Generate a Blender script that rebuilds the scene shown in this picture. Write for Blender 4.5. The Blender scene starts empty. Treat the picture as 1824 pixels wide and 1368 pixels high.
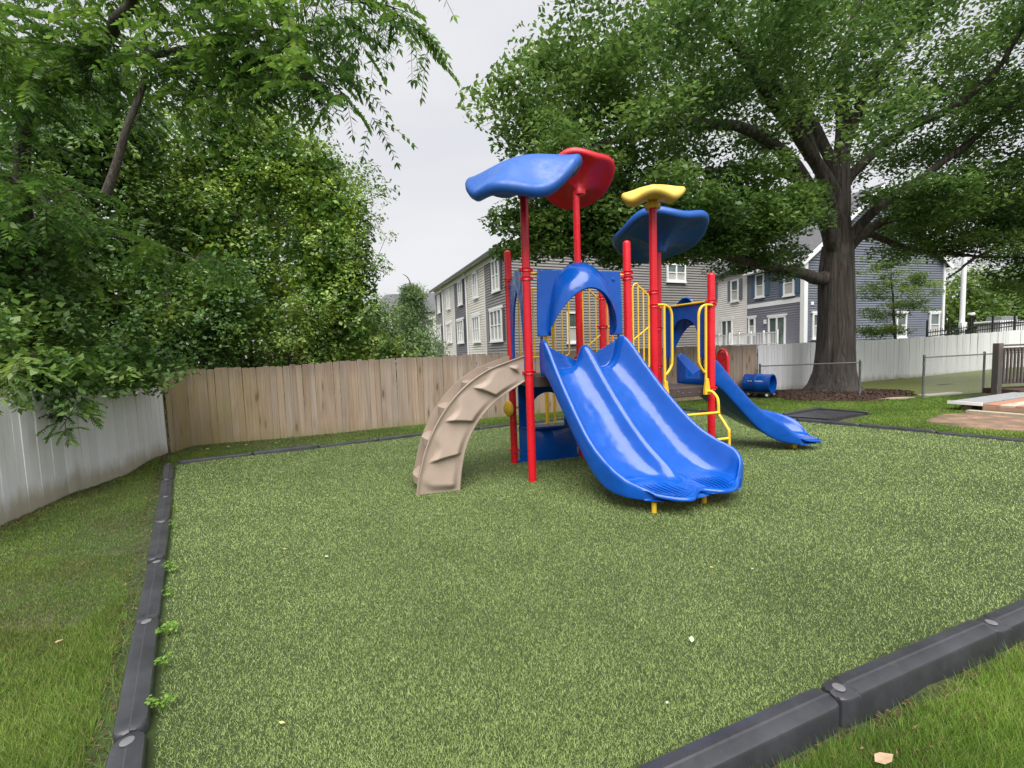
import bpy, bmesh, math, random
import numpy as np
from mathutils import Vector, Matrix

RNG = np.random.default_rng(7)
random.seed(7)
SC = bpy.context.scene
COL = SC.collection

# ------------------------------------------------------------------ camera
CAM_H, F_PX, PITCH, ROLL = 1.85, 780.0, math.radians(4.1), math.radians(1.95)
cam_data = bpy.data.cameras.new('camera')
cam_data.sensor_fit = 'HORIZONTAL'
cam_data.sensor_width = 36.0
cam_data.lens = F_PX / 1824.0 * 36.0
cam_data.clip_start = 0.05
cam_data.clip_end = 2000.0
cam = bpy.data.objects.new('camera', cam_data)
COL.objects.link(cam)
_f = Vector((0, math.cos(PITCH), -math.sin(PITCH)))
_r0 = Vector((1, 0, 0))
_u0 = _r0.cross(_f)
_r = _r0 * math.cos(ROLL) - _u0 * math.sin(ROLL)
_u = _u0 * math.cos(ROLL) + _r0 * math.sin(ROLL)
_m = Matrix((( _r.x, _u.x, -_f.x, 0), (_r.y, _u.y, -_f.y, 0), (_r.z, _u.z, -_f.z, CAM_H), (0, 0, 0, 1)))
cam.matrix_world = _m
SC.camera = cam

# ------------------------------------------------------------------ sky and sun
world = bpy.data.worlds.new('World')
SC.world = world
world.use_nodes = True
wn, wl = world.node_tree.nodes, world.node_tree.links
wn.clear()
w_out = wn.new('ShaderNodeOutputWorld')
w_bg = wn.new('ShaderNodeBackground')
w_sky = wn.new('ShaderNodeTexSky')
w_sky.sky_type = 'NISHITA'
w_sky.sun_disc = False
SUN_EL, SUN_AZ = math.radians(62), math.radians(182)     # azimuth clockwise from +Y
w_sky.sun_elevation = SUN_EL
w_sky.sun_rotation = SUN_AZ
w_sky.dust_density = 4.0
w_sky.air_density = 1.0
w_hsv = wn.new('ShaderNodeHueSaturation')
w_hsv.inputs['Saturation'].default_value = 0.12
wl.new(w_sky.outputs[0], w_hsv.inputs['Color'])
w_tc = wn.new('ShaderNodeTexCoord')
w_map = wn.new('ShaderNodeMapping')
w_map.inputs['Scale'].default_value = (1.0, 1.0, 3.2)
wl.new(w_tc.outputs['Generated'], w_map.inputs['Vector'])
w_noise = wn.new('ShaderNodeTexNoise')
w_noise.inputs['Scale'].default_value = 1.7
w_noise.inputs['Detail'].default_value = 5.0
w_noise.inputs['Roughness'].default_value = 0.5
wl.new(w_map.outputs[0], w_noise.inputs['Vector'])
w_ramp = wn.new('ShaderNodeValToRGB')
w_ramp.color_ramp.elements[0].position = 0.3
w_ramp.color_ramp.elements[0].color = (0.665, 0.685, 0.74, 1)
w_ramp.color_ramp.elements[1].position = 0.72
w_ramp.color_ramp.elements[1].color = (0.79, 0.795, 0.82, 1)
wl.new(w_noise.outputs['Fac'], w_ramp.inputs[0])
w_mul = wn.new('ShaderNodeVectorMath')
w_mul.operation = 'SCALE'
w_mul.inputs['Scale'].default_value = 10.0
wl.new(w_ramp.outputs[0], w_mul.inputs[0])
w_mix = wn.new('ShaderNodeMix')
w_mix.data_type = 'RGBA'
w_mix.inputs['Factor'].default_value = 0.9
wl.new(w_hsv.outputs[0], w_mix.inputs['A'])
wl.new(w_mul.outputs[0], w_mix.inputs['B'])
wl.new(w_mix.outputs['Result'], w_bg.inputs['Color'])
w_bg.inputs['Strength'].default_value = 0.067
wl.new(w_bg.outputs[0], w_out.inputs['Surface'])

sun_d = bpy.data.lights.new('sun', 'SUN')
sun_d.energy = 3.9
sun_d.angle = math.radians(60)
sun_d.color = (1.0, 0.97, 0.93)
sun = bpy.data.objects.new('sun', sun_d)
COL.objects.link(sun)
_sd = Vector((math.sin(SUN_AZ) * math.cos(SUN_EL), math.cos(SUN_AZ) * math.cos(SUN_EL), math.sin(SUN_EL)))
sun.rotation_euler = (-_sd).to_track_quat('-Z', 'Y').to_euler()
sun.location = (8, 10, 25)

SC.view_settings.view_transform = 'Standard'
SC.view_settings.look = 'None'
SC.view_settings.gamma = 1.0
SC.view_settings.use_curve_mapping = False
SC.view_settings.exposure = 0.80
SC.render.engine = 'CYCLES'
SC.cycles.use_denoising = True
SC.cycles.max_bounces = 6
SC.cycles.diffuse_bounces = 3
SC.cycles.glossy_bounces = 2
SC.cycles.transmission_bounces = 3
SC.cycles.transparent_max_bounces = 4
SC.cycles.caustics_reflective = False
SC.cycles.caustics_refractive = False

# ------------------------------------------------------------------ helpers
def V3(*a): return np.array(a, float)

def tag(o, label=None, cat=None, group=None, kind=None):
    if label: o['label'] = label
    if cat: o['category'] = cat
    if group: o['group'] = group
    if kind: o['kind'] = kind
    return o

def thing(name, label, cat, loc=(0, 0, 0), group=None):
    o = bpy.data.objects.new(name, None)
    o.empty_display_size = 0.2
    COL.objects.link(o)
    o.location = loc
    return tag(o, label, cat, group)

def wloc(o):
    p = np.zeros(3)
    while o is not None:
        p += np.array(o.location)
        o = o.parent
    return p

def add_obj(name, mesh, parent=None, loc=None):
    o = bpy.data.objects.new(name, mesh)
    COL.objects.link(o)
    if parent is not None: o.parent = parent
    if loc is not None: o.location = loc
    return o

class MB:
    """collects vertices and faces in world coordinates"""
    def __init__(self): self.v = []; self.f = []; self.n = 0
    def add(self, verts, faces):
        b = self.n
        verts = [tuple(map(float, p)) for p in verts]
        self.v += verts; self.n += len(verts)
        self.f += [tuple(i + b for i in q) for q in faces]
        return self
    def box(self, c, s, ax=None):
        c = np.array(c, float); hx, hy, hz = np.array(s, float) / 2
        A = np.eye(3) if ax is None else np.array(ax, float)
        vs = [c + A[0] * x + A[1] * y + A[2] * z for z in (-hz, hz) for y in (-hy, hy) for x in (-hx, hx)]
        return self.add(vs, [(0, 2, 3, 1), (4, 5, 7, 6), (0, 1, 5, 4), (1, 3, 7, 5), (3, 2, 6, 7), (2, 0, 4, 6)])
    def bar(self, p, q, w, h, up=(0, 0, 1)):
        p = np.array(p, float); q = np.array(q, float); d = q - p; L = np.linalg.norm(d); d = d / L
        up = np.array(up, float); s = np.cross(d, up); s /= np.linalg.norm(s); t = np.cross(s, d)
        return self.box((p + q) / 2, (L, w, h), (d, s, t))
    def tube(self, path, r, n=10, caps=True, closed=False):
        P = np.array(path, float); m = len(P)
        R = np.full(m, r) if np.isscalar(r) else np.array(r, float)
        T = np.zeros_like(P)
        if closed:
            T = np.roll(P, -1, 0) - np.roll(P, 1, 0)
        else:
            T[1:-1] = P[2:] - P[:-2]; T[0] = P[1] - P[0]; T[-1] = P[-1] - P[-2]
        T /= np.linalg.norm(T, axis=1)[:, None] + 1e-12
        a = np.array([0, 0, 1.0]) if abs(T[0][2]) < .9 else np.array([1.0, 0, 0])
        N = np.cross(T[0], a); N /= np.linalg.norm(N)
        vs = []; ang = np.linspace(0, 2 * np.pi, n, endpoint=False)
        for i in range(m):
            N = N - T[i] * (N @ T[i]); N /= np.linalg.norm(N) + 1e-12
            Bn = np.cross(T[i], N)
            vs += [P[i] + R[i] * (np.cos(t) * N + np.sin(t) * Bn) for t in ang]
        fs = []
        for i in range(m if closed else m - 1):
            j = (i + 1) % m
            fs += [(i * n + k, i * n + (k + 1) % n, j * n + (k + 1) % n, j * n + k) for k in range(n)]
        if caps and not closed:
            fs += [tuple(range(n - 1, -1, -1)), tuple((m - 1) * n + k for k in range(n))]
        return self.add(vs, fs)
    def lathe(self, prof, n=20, o=(0, 0, 0), ax=None):
        o = np.array(o, float); A = np.eye(3) if ax is None else np.array(ax, float)
        ang = np.linspace(0, 2 * np.pi, n, endpoint=False); vs = []
        for r, z in prof: vs += [o + A[0] * r * math.cos(t) + A[1] * r * math.sin(t) + A[2] * z for t in ang]
        fs = []
        for i in range(len(prof) - 1):
            fs += [(i * n + k, i * n + (k + 1) % n, (i + 1) * n + (k + 1) % n, (i + 1) * n + k) for k in range(n)]
        fs += [tuple(range(n - 1, -1, -1)), tuple((len(prof) - 1) * n + k for k in range(n))]
        return self.add(vs, fs)
    def grid(self, G, cu=False, cv=False):
        G = np.array(G, float); m, n = G.shape[:2]; fs = []
        for i in range(m if cu else m - 1):
            for j in range(n if cv else n - 1):
                a, b = (i + 1) % m, (j + 1) % n
                fs.append((i * n + j, i * n + b, a * n + b, a * n + j))
        return self.add(G.reshape(-1, 3), fs)
    def prism(self, poly, ax_o, ax_u, ax_v, ax_n, th):
        """extruded polygon: 2D points in plane (u,v), thickness th along n (centred)"""
        o, u, v, n = [np.array(a, float) for a in (ax_o, ax_u, ax_v, ax_n)]
        k = len(poly)
        vs = [o + u * p[0] + v * p[1] - n * th / 2 for p in poly] + [o + u * p[0] + v * p[1] + n * th / 2 for p in poly]
        fs = [tuple(range(k - 1, -1, -1)), tuple(range(k, 2 * k))] + [(i, (i + 1) % k, k + (i + 1) % k, k + i) for i in range(k)]
        return self.add(vs, fs)
    def mesh(self, name, mat=None, org=(0, 0, 0), smooth=True, angle=38):
        me = bpy.data.meshes.new(name)
        vs = (np.array(self.v) - np.array(org)).tolist()
        me.from_pydata(vs, [], self.f); me.update()
        bm = bmesh.new(); bm.from_mesh(me); bmesh.ops.recalc_face_normals(bm, faces=bm.faces); bm.to_mesh(me); bm.free()
        if mat: me.materials.append(mat)
        if smooth:
            me.polygons.foreach_set('use_smooth', np.ones(len(me.polygons), bool))
            me.set_sharp_from_angle(angle=math.radians(angle))
        return me
    def build(self, name, mat, parent=None, smooth=True, angle=38, bevel=0, subsurf=0, kind=None):
        org = wloc(parent) if parent is not None else V3(0, 0, 0)
        o = add_obj(name, self.mesh(name, mat, org, smooth, angle), parent)
        if bevel:
            b = o.modifiers.new('bevel', 'BEVEL'); b.width = bevel; b.segments = 2; b.limit_method = 'ANGLE'; b.angle_limit = math.radians(40)
        if subsurf:
            s = o.modifiers.new('subdivision', 'SUBSURF'); s.levels = subsurf; s.render_levels = subsurf
        if kind: o['kind'] = kind
        return o

def raw_mesh(name, verts, k, mat):
    """fast mesh of loose polygons with k corners each; verts (n*k,3)"""
    verts = np.asarray(verts, np.float32); nv = len(verts); nf = nv // k
    me = bpy.data.meshes.new(name)
    me.vertices.add(nv); me.vertices.foreach_set('co', verts.ravel())
    me.loops.add(nv); me.loops.foreach_set('vertex_index', np.arange(nv, dtype=np.int32))
    me.polygons.add(nf)
    me.polygons.foreach_set('loop_start', np.arange(0, nv, k, dtype=np.int32))
    me.polygons.foreach_set('loop_total', np.full(nf, k, np.int32))
    me.materials.append(mat)
    me.update(calc_edges=True)
    return me

def smoothpath(pts, n=6):
    """Catmull-Rom through points"""
    P = np.array(pts, float); Q = np.vstack([2 * P[0] - P[1], P, 2 * P[-1] - P[-2]]); out = []
    for i in range(1, len(Q) - 2):
        for t in np.linspace(0, 1, n, endpoint=False):
            a, b, c, d = Q[i - 1], Q[i], Q[i + 1], Q[i + 2]
            out.append(.5 * ((2 * b) + (-a + c) * t + (2 * a - 5 * b + 4 * c - d) * t ** 2 + (-a + 3 * b - 3 * c + d) * t ** 3))
    out.append(P[-1]); return np.array(out)

# ------------------------------------------------------------------ materials
def new_mat(name):
    m = bpy.data.materials.new(name); m.use_nodes = True
    nt = m.node_tree; b = nt.nodes['Principled BSDF']
    return m, nt, nt.nodes, nt.links, b

def ramp(nt, fac, stops):
    r = nt.nodes.new('ShaderNodeValToRGB'); e = r.color_ramp.elements
    while len(e) > 1: e.remove(e[-1])
    e[0].position = stops[0][0]; e[0].color = (*stops[0][1], 1)
    for p, c in stops[1:]:
        x = e.new(p); x.color = (*c, 1)
    nt.links.new(fac, r.inputs[0]); return r.outputs[0]

def noise(nt, scale, detail=4, rough=.5, vec=None, dist=0, w3=None):
    n = nt.nodes.new('ShaderNodeTexNoise')
    n.inputs['Scale'].default_value = scale; n.inputs['Detail'].default_value = detail
    n.inputs['Roughness'].default_value = rough; n.inputs['Distortion'].default_value = dist
    if vec is not None: nt.links.new(vec, n.inputs['Vector'])
    return n.outputs['Fac']

def coords(nt, kind='Object', scale=None):
    t = nt.nodes.new('ShaderNodeTexCoord'); o = t.outputs[kind]
    if scale is not None:
        m = nt.nodes.new('ShaderNodeMapping'); m.inputs['Scale'].default_value = scale
        nt.links.new(o, m.inputs['Vector']); o = m.outputs[0]
    return o

def position(nt, scale=None):
    g = nt.nodes.new('ShaderNodeNewGeometry'); o = g.outputs['Position']
    if scale is not None:
        m = nt.nodes.new('ShaderNodeMapping'); m.inputs['Scale'].default_value = scale
        nt.links.new(o, m.inputs['Vector']); o = m.outputs[0]
    return o

def bump(nt, b, h, strength=.3, dist=.01):
    n = nt.nodes.new('ShaderNodeBump'); n.inputs['Strength'].default_value = strength; n.inputs['Distance'].default_value = dist
    nt.links.new(h, n.inputs['Height']); nt.links.new(n.outputs[0], b.inputs['Normal'])

def mixc(nt, fac, a, b, mode='MIX'):
    m = nt.nodes.new('ShaderNodeMix'); m.data_type = 'RGBA'; m.blend_type = mode
    for s, x in (('Factor', fac), ('A', a), ('B', b)):
        if hasattr(x, 'is_output') or isinstance(x, bpy.types.NodeSocket): nt.links.new(x, m.inputs[s])
        elif s == 'Factor': m.inputs[s].default_value = x
        else: m.inputs[s].default_value = (*x, 1)
    return m.outputs['Result']

def mathn(nt, op, a, b=None, c=None):
    m = nt.nodes.new('ShaderNodeMath'); m.operation = op
    for i, x in enumerate((a, b, c)):
        if x is None: continue
        if isinstance(x, bpy.types.NodeSocket): nt.links.new(x, m.inputs[i])
        else: m.inputs[i].default_value = x
    return m.outputs[0]

def maprange(nt, v, a, b, c=0., d=1.):
    m = nt.nodes.new('ShaderNodeMapRange'); m.interpolation_type = 'SMOOTHSTEP'
    nt.links.new(v, m.inputs['Value'])
    for k, x in (('From Min', a), ('From Max', b), ('To Min', c), ('To Max', d)): m.inputs[k].default_value = x
    return m.outputs[0]

def plastic(name, col, rough=.3, var=.12, coat=0, bscale=350, bstr=.05, scuff=0.):
    m, nt, N, L, b = new_mat(name)
    p = coords(nt)
    f = noise(nt, 3.5, 5, .6, p)
    d = tuple(c * (1 - var) for c in col); l = tuple(min(1, c * (1 + var) + .004) for c in col)
    base = ramp(nt, f, [(.3, d), (.7, l)])
    if scuff:
        s = noise(nt, 40, 6, .75, coords(nt, 'Object', (1, 1, .25)))
        base = mixc(nt, maprange(nt, s, .62, .8, 0, scuff), base, (.35, .35, .36))
    L.new(base, b.inputs['Base Color'])
    r = noise(nt, 9, 4, .6, p)
    L.new(maprange(nt, r, .3, .75, rough * .8, rough * 1.35), b.inputs['Roughness'])
    if coat: b.inputs['Coat Weight'].default_value = coat; b.inputs['Coat Roughness'].default_value = .08
    if bstr > 0: bump(nt, b, noise(nt, bscale, 2, .5, p), bstr, .002)
    else: bump(nt, b, noise(nt, 2.6, 2, .5, p), .35, .05)
    return m

def simple(name, col, rough=.6, var=.15, scale=6, metal=0., bstr=.15, bscale=60):
    m, nt, N, L, b = new_mat(name)
    p = coords(nt)
    f = noise(nt, scale, 5, .6, p)
    L.new(ramp(nt, f, [(.25, tuple(c * (1 - var) for c in col)), (.75, tuple(min(1, c * (1 + var)) for c in col))]), b.inputs['Base Color'])
    b.inputs['Roughness'].default_value = rough; b.inputs['Metallic'].default_value = metal
    bump(nt, b, noise(nt, bscale, 3, .6, p), bstr, .004)
    return m

M = {}
M['blue'] = plastic('blue_plastic', (.0, .070, .37), .19, .08, bstr=.0, scuff=.14)
M['blue_roof'] = plastic('blue_roof_plastic', (.008, .085, .36), .42, .10, bstr=.15, scuff=.12)
M['red'] = plastic('red_powder_coat', (.62, .006, .018), .30, .08, bstr=.08)
M['red_roof'] = plastic('red_roof_plastic', (.58, .006, .022), .42, .10, bstr=.15, scuff=.08)
M['yellow'] = plastic('yellow_powder_coat', (.80, .50, .035), .32, .08, bstr=.08)
M['yellow_roof'] = plastic('yellow_roof_plastic', (.80, .54, .10), .42, .08, bstr=.15)
M['orange'] = plastic('orange_pole_colour', (.80, .23, .012), .35, .08, bstr=.08)  # redder tone than the yellow poles
M['tan'] = plastic('tan_plastic', (.335, .26, .208), .55, .08, bscale=260, bstr=.35)
M['deck'] = simple('brown_coated_deck', (.060, .042, .040), .65, .2, 12, bstr=.4, bscale=150)
M['black'] = plastic('black_rubber', (.012, .012, .014), .6, .2, bstr=.3)
M['edging'] = plastic('black_border_plastic', (.033, .034, .040), .36, .3, bscale=160, bstr=.25, scuff=.35)
M['steel'] = simple('galvanised_steel', (.42, .43, .44), .45, .2, 20, .9, .1, 80)
M['dull_steel'] = simple('weathered_steel', (.23, .235, .24), .55, .2, 14, .6, .2, 60)
M['white_paint'] = simple('white_trim_paint', (.78, .78, .78), .5, .05, 3, bstr=.08)
M['glass'] = None
def glass_mat():
    m, nt, N, L, b = new_mat('window_glass')
    f = noise(nt, .9, 3, .5, coords(nt))
    L.new(ramp(nt, f, [(.35, (.035, .045, .045)), (.7, (.14, .19, .17))]), b.inputs['Base Color'])
    b.inputs['Roughness'].default_value = .04
    b.inputs['Specular IOR Level'].default_value = .8
    return m
M['glass'] = glass_mat()
M['blind'] = simple('window_blind', (.42, .42, .39), .7, .08, 3)

def wood_mat(name, stops, white=False, dirt=(.22, .21, .06), dirt_amt=.5):
    m, nt, N, L, b = new_mat(name)
    oi = nt.nodes.new('ShaderNodeObjectInfo')
    tc = nt.nodes.new('ShaderNodeTexCoord')
    add = nt.nodes.new('ShaderNodeVectorMath'); add.operation = 'ADD'
    comb = nt.nodes.new('ShaderNodeCombineXYZ')
    r10 = mathn(nt, 'MULTIPLY', oi.outputs['Random'], 37.0)
    for i in range(3): L.new(r10, comb.inputs[i])
    L.new(tc.outputs['Object'], add.inputs[0]); L.new(comb.outputs[0], add.inputs[1])
    mp = nt.nodes.new('ShaderNodeMapping'); mp.inputs['Scale'].default_value = (26, 26, 1.1)
    L.new(add.outputs[0], mp.inputs['Vector'])
    g = noise(nt, 1.0, 7, .62, mp.outputs[0], .6)
    base = ramp(nt, g, stops)
    # board to board tint
    hs = nt.nodes.new('ShaderNodeHueSaturation')
    L.new(base, hs.inputs['Color'])
    L.new(mathn(nt, 'MULTIPLY_ADD', oi.outputs['Random'], .10 if white else .26, .93 if white else .85), hs.inputs['Value'])
    rr = mathn(nt, 'FRACT', mathn(nt, 'MULTIPLY', oi.outputs['Random'], 13.7))
    if not white: L.new(mathn(nt, 'MULTIPLY_ADD', rr, .35, .72), hs.inputs['Saturation'])
    base = hs.outputs[0]
    if not white:
        mp2 = nt.nodes.new('ShaderNodeMapping'); mp2.inputs['Scale'].default_value = (9, 9, 4.2)
        L.new(add.outputs[0], mp2.inputs['Vector'])
        vor = nt.nodes.new('ShaderNodeTexVoronoi'); vor.inputs['Scale'].default_value = .55
        L.new(mp2.outputs[0], vor.inputs['Vector'])
        base = mixc(nt, maprange(nt, vor.outputs['Distance'], .09, .17, .9, 0), base, (.085, .05, .03))
        base = mixc(nt, maprange(nt, vor.outputs['Distance'], .14, .36, .4, 0), base, (.22, .14, .09))
    # algae and splash-back at the foot, streaks at the top: grow with world height
    geo = nt.nodes.new('ShaderNodeNewGeometry'); sep = nt.nodes.new('ShaderNodeSeparateXYZ')
    L.new(geo.outputs['Position'], sep.inputs[0])
    sn = noise(nt, 2.3, 5, .65, position(nt, (1.6, 1.6, .5)))
    hgt = mathn(nt, 'ADD', sep.outputs['Z'], mathn(nt, 'MULTIPLY', sn, -.55))
    base = mixc(nt, maprange(nt, hgt, -.32, .02, .75 * dirt_amt, 0), base, dirt)
    al = noise(nt, 1.2, 6, .7, position(nt, (2.6, 2.6, .28)))
    base = mixc(nt, maprange(nt, al, .56, .78, 0, dirt_amt * (.55 if white else .45)), base, (.30, .31, .20) if white else (.23, .20, .08))
    if not white:   # yellow-green film on the boards nearest the shaded corner
        base = mixc(nt, mathn(nt, 'MULTIPLY', maprange(nt, sep.outputs['X'], -4.6, -7.0, 0, .6), maprange(nt, sn, .3, .65, .3, 1)), base, (.33, .26, .10))
    if not white:   # grey weathering that has crept down from the board tops
        wn_ = noise(nt, 1.0, 5, .7, position(nt, (5, 5, .6)))
        wz = mathn(nt, 'ADD', sep.outputs['Z'], mathn(nt, 'MULTIPLY', wn_, .9))
        base = mixc(nt, maprange(nt, wz, 1.75, 2.3, 0, .5), base, (.17, .13, .11))
    L.new(base, b.inputs['Base Color'])
    b.inputs['Roughness'].default_value = .62 if white else .8
    bump(nt, b, g, .35, .004)
    return m
M['wood'] = wood_mat('fence_pine', [(.22, (.22, .155, .105)), (.45, (.36, .265, .19)), (.62, (.44, .335, .25)), (.85, (.50, .40, .315))])
M['white_wood'] = wood_mat('white_painted_board', [(.2, (.72, .72, .74)), (.5, (.84, .84, .87)), (.8, (.87, .87, .90))], True, (.30, .25, .11), .9)
M['rail_wood'] = wood_mat('grey_stained_wood', [(.2, (.045, .038, .035)), (.6, (.085, .075, .07)), (.85, (.12, .11, .10))])
M['grey_board'] = wood_mat('grey_decking', [(.2, (.20, .21, .22)), (.6, (.28, .29, .31)), (.85, (.34, .35, .37))])
M['red_board'] = wood_mat('reddish_decking', [(.2, (.30, .13, .09)), (.6, (.42, .21, .15)), (.85, (.50, .30, .23))])
M['pale_board'] = wood_mat('pale_decking', [(.2, (.40, .32, .27)), (.6, (.52, .43, .37)), (.85, (.58, .50, .44))])

def leaf_mat(name, stops, rough=.45, trans=.35, clump=.6, spec=.4):
    """foliage: colour differs leaf by leaf and from bough to bough"""
    m, nt, N, L, b = new_mat(name)
    g = nt.nodes.new('ShaderNodeNewGeometry')
    n1 = noise(nt, clump, 3, .6, position(nt))
    f = mathn(nt, 'ADD', mathn(nt, 'MULTIPLY', g.outputs['Random Per Island'], .45), mathn(nt, 'MULTIPLY', maprange(nt, n1, .3, .7), .55))
    col = ramp(nt, f, stops)
    L.new(col, b.inputs['Base Color'])
    b.inputs['Roughness'].default_value = rough
    b.inputs['Specular IOR Level'].default_value = spec
    tr = nt.nodes.new('ShaderNodeBsdfTranslucent')
    hs = nt.nodes.new('ShaderNodeHueSaturation'); hs.inputs['Hue'].default_value = .485; hs.inputs['Value'].default_value = 1.3
    L.new(col, hs.inputs['Color']); L.new(hs.outputs[0], tr.inputs['Color'])
    mx = nt.nodes.new('ShaderNodeMixShader'); mx.inputs[0].default_value = trans
    L.new(b.outputs[0], mx.inputs[1]); L.new(tr.outputs[0], mx.inputs[2])
    L.new(mx.outputs[0], N['Material Output'].inputs['Surface'])
    return m
M['oak_leaf'] = leaf_mat('oak_leaves', [(0.1, (0.04, 0.092, 0.024)), (0.45, (0.085, 0.175, 0.038)), (0.75, (0.15, 0.26, 0.058)), (1, (0.25, 0.37, 0.085))], clump=.45)
M['dark_leaf'] = leaf_mat('dark_glossy_leaves', [(0.1, (0.0377, 0.0913, 0.0221)), (0.5, (0.0848, 0.1755, 0.0376)), (0.85, (0.1696, 0.2738, 0.0497)), (1, (0.2828, 0.3791, 0.0663))], .42, .28, .8, .4)
M['vine_leaf'] = leaf_mat('vine_leaves', [(0.1, (0.0386, 0.0924, 0.0194)), (0.45, (0.1035, 0.2178, 0.0367)), (0.75, (0.2484, 0.3696, 0.054)), (1, (0.4968, 0.5808, 0.108))], .35, .3, 1.1, .5)
M['privet_leaf'] = leaf_mat('privet_leaves', [(0.1, (0.045, 0.1, 0.022)), (0.4, (0.12, 0.22, 0.04)), (0.7, (0.27, 0.38, 0.065)), (1, (0.46, 0.5, 0.13))], .35, .3, 1.6, .5)
M['walnut_leaf'] = leaf_mat('pinnate_leaves', [(0.1, (0.0462, 0.1265, 0.0242)), (0.5, (0.1045, 0.2255, 0.0352)), (0.85, (0.1925, 0.341, 0.0495)), (1, (0.297, 0.44, 0.077))], .35, .45, .9, .45)
M['cedar_leaf'] = leaf_mat('cedar_sprays', [(.1, (.085, .15, .06)), (.5, (.15, .24, .095)), (1, (.26, .37, .14))], .6, .25, .8, .3) #leaf_mat('cedar_sprays', [(.1, (0.070, 0.140, 0.070)), (.5, (0.119, 0.224, 0.105)), (1, (0.210, 0.350, 0.126))], .6, .2, .8, .3)
M['light_leaf'] = leaf_mat('light_green_leaves', [(.1, (0.060, 0.120, 0.024)), (.5, (0.132, 0.228, 0.042)), (1, (0.264, 0.360, 0.072))], .5, .4, .8)
M['far_leaf'] = leaf_mat('far_leaves', [(.1, (0.052, 0.111, 0.033)), (.5, (0.104, 0.195, 0.052)), (1, (0.221, 0.325, 0.091))], .6, .35, .3)
M['weed_leaf'] = leaf_mat('weed_leaves', [(0, (.10, .22, .03)), (1, (.20, .36, .05))], .5, .35, 3)

def bark_mat(name, a, b_, sc=(9, 9, 1.3)):
    m, nt, N, L, b = new_mat(name)
    p = coords(nt, 'Object', sc)
    g = noise(nt, 1.0, 8, .7, p, 1.2)
    col = ramp(nt, g, [(.36, a), (.52, tuple((x * 1.2 + y * .8) / 2 for x, y in zip(a, b_))), (.68, b_)])
    col = mixc(nt, maprange(nt, noise(nt, .7, 4, .6, coords(nt)), .5, .75, 0, .45), col, (.11, .115, .09))
    L.new(col, b.inputs['Base Color'])
    b.inputs['Roughness'].default_value = .9
    bump(nt, b, g, 1.0, .09)
    return m
M['oak_bark'] = bark_mat('oak_bark', (.012, .009, .008), (.13, .105, .09), (8.5, 8.5, .55))
M['bark'] = bark_mat('grey_bark', (.05, .042, .034), (.17, .145, .12), (20, 20, 3))
# ------------------------------------------------------------------ ground, turf, borders, fences
T0, T1, T2, T3 = (-1.2, 1.085), (-6.37, 8.02), (4.6, 13.35), (10.53, 5.455)
TURF = np.array([T0, T1, T2, T3])

def sdist(x, y, a, b):
    """signed distance to the left of the line a->b"""
    dx, dy = b[0] - a[0], b[1] - a[1]; L = math.hypot(dx, dy)
    return (dx * (y - a[1]) - dy * (x - a[0])) / L

def sstep(t):
    t = np.clip(t, 0, 1); return t * t * (3 - 2 * t)

def ground_z(x, y):
    x = np.asarray(x, float); y = np.asarray(y, float)
    d = np.maximum(sdist(x, y, T1, T2), sdist(x, y, T2, T3))
    z = -.14 + .105 * sstep(d / .9)
    z = z + .085 * sstep(sdist(x, y, T3, T0) / .2) * (x > .3)
    z = z + .32 * sstep((x - 16.5) / 9) * sstep((y - 6) / 8)
    z = z + .012 * np.sin(x * 1.7 + 1.3 * np.sin(y * .9)) * np.cos(y * 1.3) * np.exp(-((x * x + y * y) / 900))
    return z

def turf_z(x, y):
    x = np.asarray(x, float); y = np.asarray(y, float)
    return .010 * np.sin(x * 1.1 + .7) * np.cos(y * .9) + .006 * np.sin(x * 2.7 + y * 1.9) - .01

def inside_turf(x, y, m=0.):
    k = np.ones(np.shape(x), bool)
    for i in range(4):
        a, b = TURF[i], TURF[(i + 1) % 4]
        k &= (-sdist(x, y, a, b)) > m
    return k

def ground_mat():
    m, nt, N, L, b = new_mat('lawn_soil')
    p = position(nt)
    n1 = noise(nt, .55, 6, .65, p); n2 = noise(nt, 9, 6, .7, p)
    grass = ramp(nt, n2, [(.3, (.018, .030, .008)), (.55, (.036, .058, .014)), (.75, (.07, .10, .025))])
    soil = ramp(nt, n2, [(.25, (.045, .030, .018)), (.55, (.095, .065, .04)), (.8, (.15, .105, .065))])
    col = mixc(nt, maprange(nt, n1, .5, .62, 0, .55), grass, soil)
    # bare reddish earth beside the low platform
    sub = nt.nodes.new('ShaderNodeVectorMath'); sub.operation = 'SUBTRACT'; sub.inputs[1].default_value = (11.2, 9.2, 0)
    L.new(p, sub.inputs[0])
    mp = nt.nodes.new('ShaderNodeMapping'); mp.inputs['Scale'].default_value = (1 / 2.0, 1 / 1.75, 0); L.new(sub.outputs[0], mp.inputs['Vector'])
    ln = nt.nodes.new('ShaderNodeVectorMath'); ln.operation = 'LENGTH'; L.new(mp.outputs[0], ln.inputs[0])
    rad = mathn(nt, 'ADD', ln.outputs['Value'], mathn(nt, 'MULTIPLY', mathn(nt, 'SUBTRACT', noise(nt, 1.6, 6, .68, p), .5), 1.7))
    earth = ramp(nt, noise(nt, 3, 7, .7, p), [(.25, (.10, .070, .052)), (.5, (.20, .13, .088)), (.66, (.33, .205, .125)), (.85, (.40, .29, .20))])
    col = mixc(nt, maprange(nt, rad, .7, 1.2, 1, 0), col, earth)
    L.new(col, b.inputs['Base Color']); b.inputs['Roughness'].default_value = .95
    bump(nt, b, n2, .8, .03)
    return m
M['ground'] = ground_mat()

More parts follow.
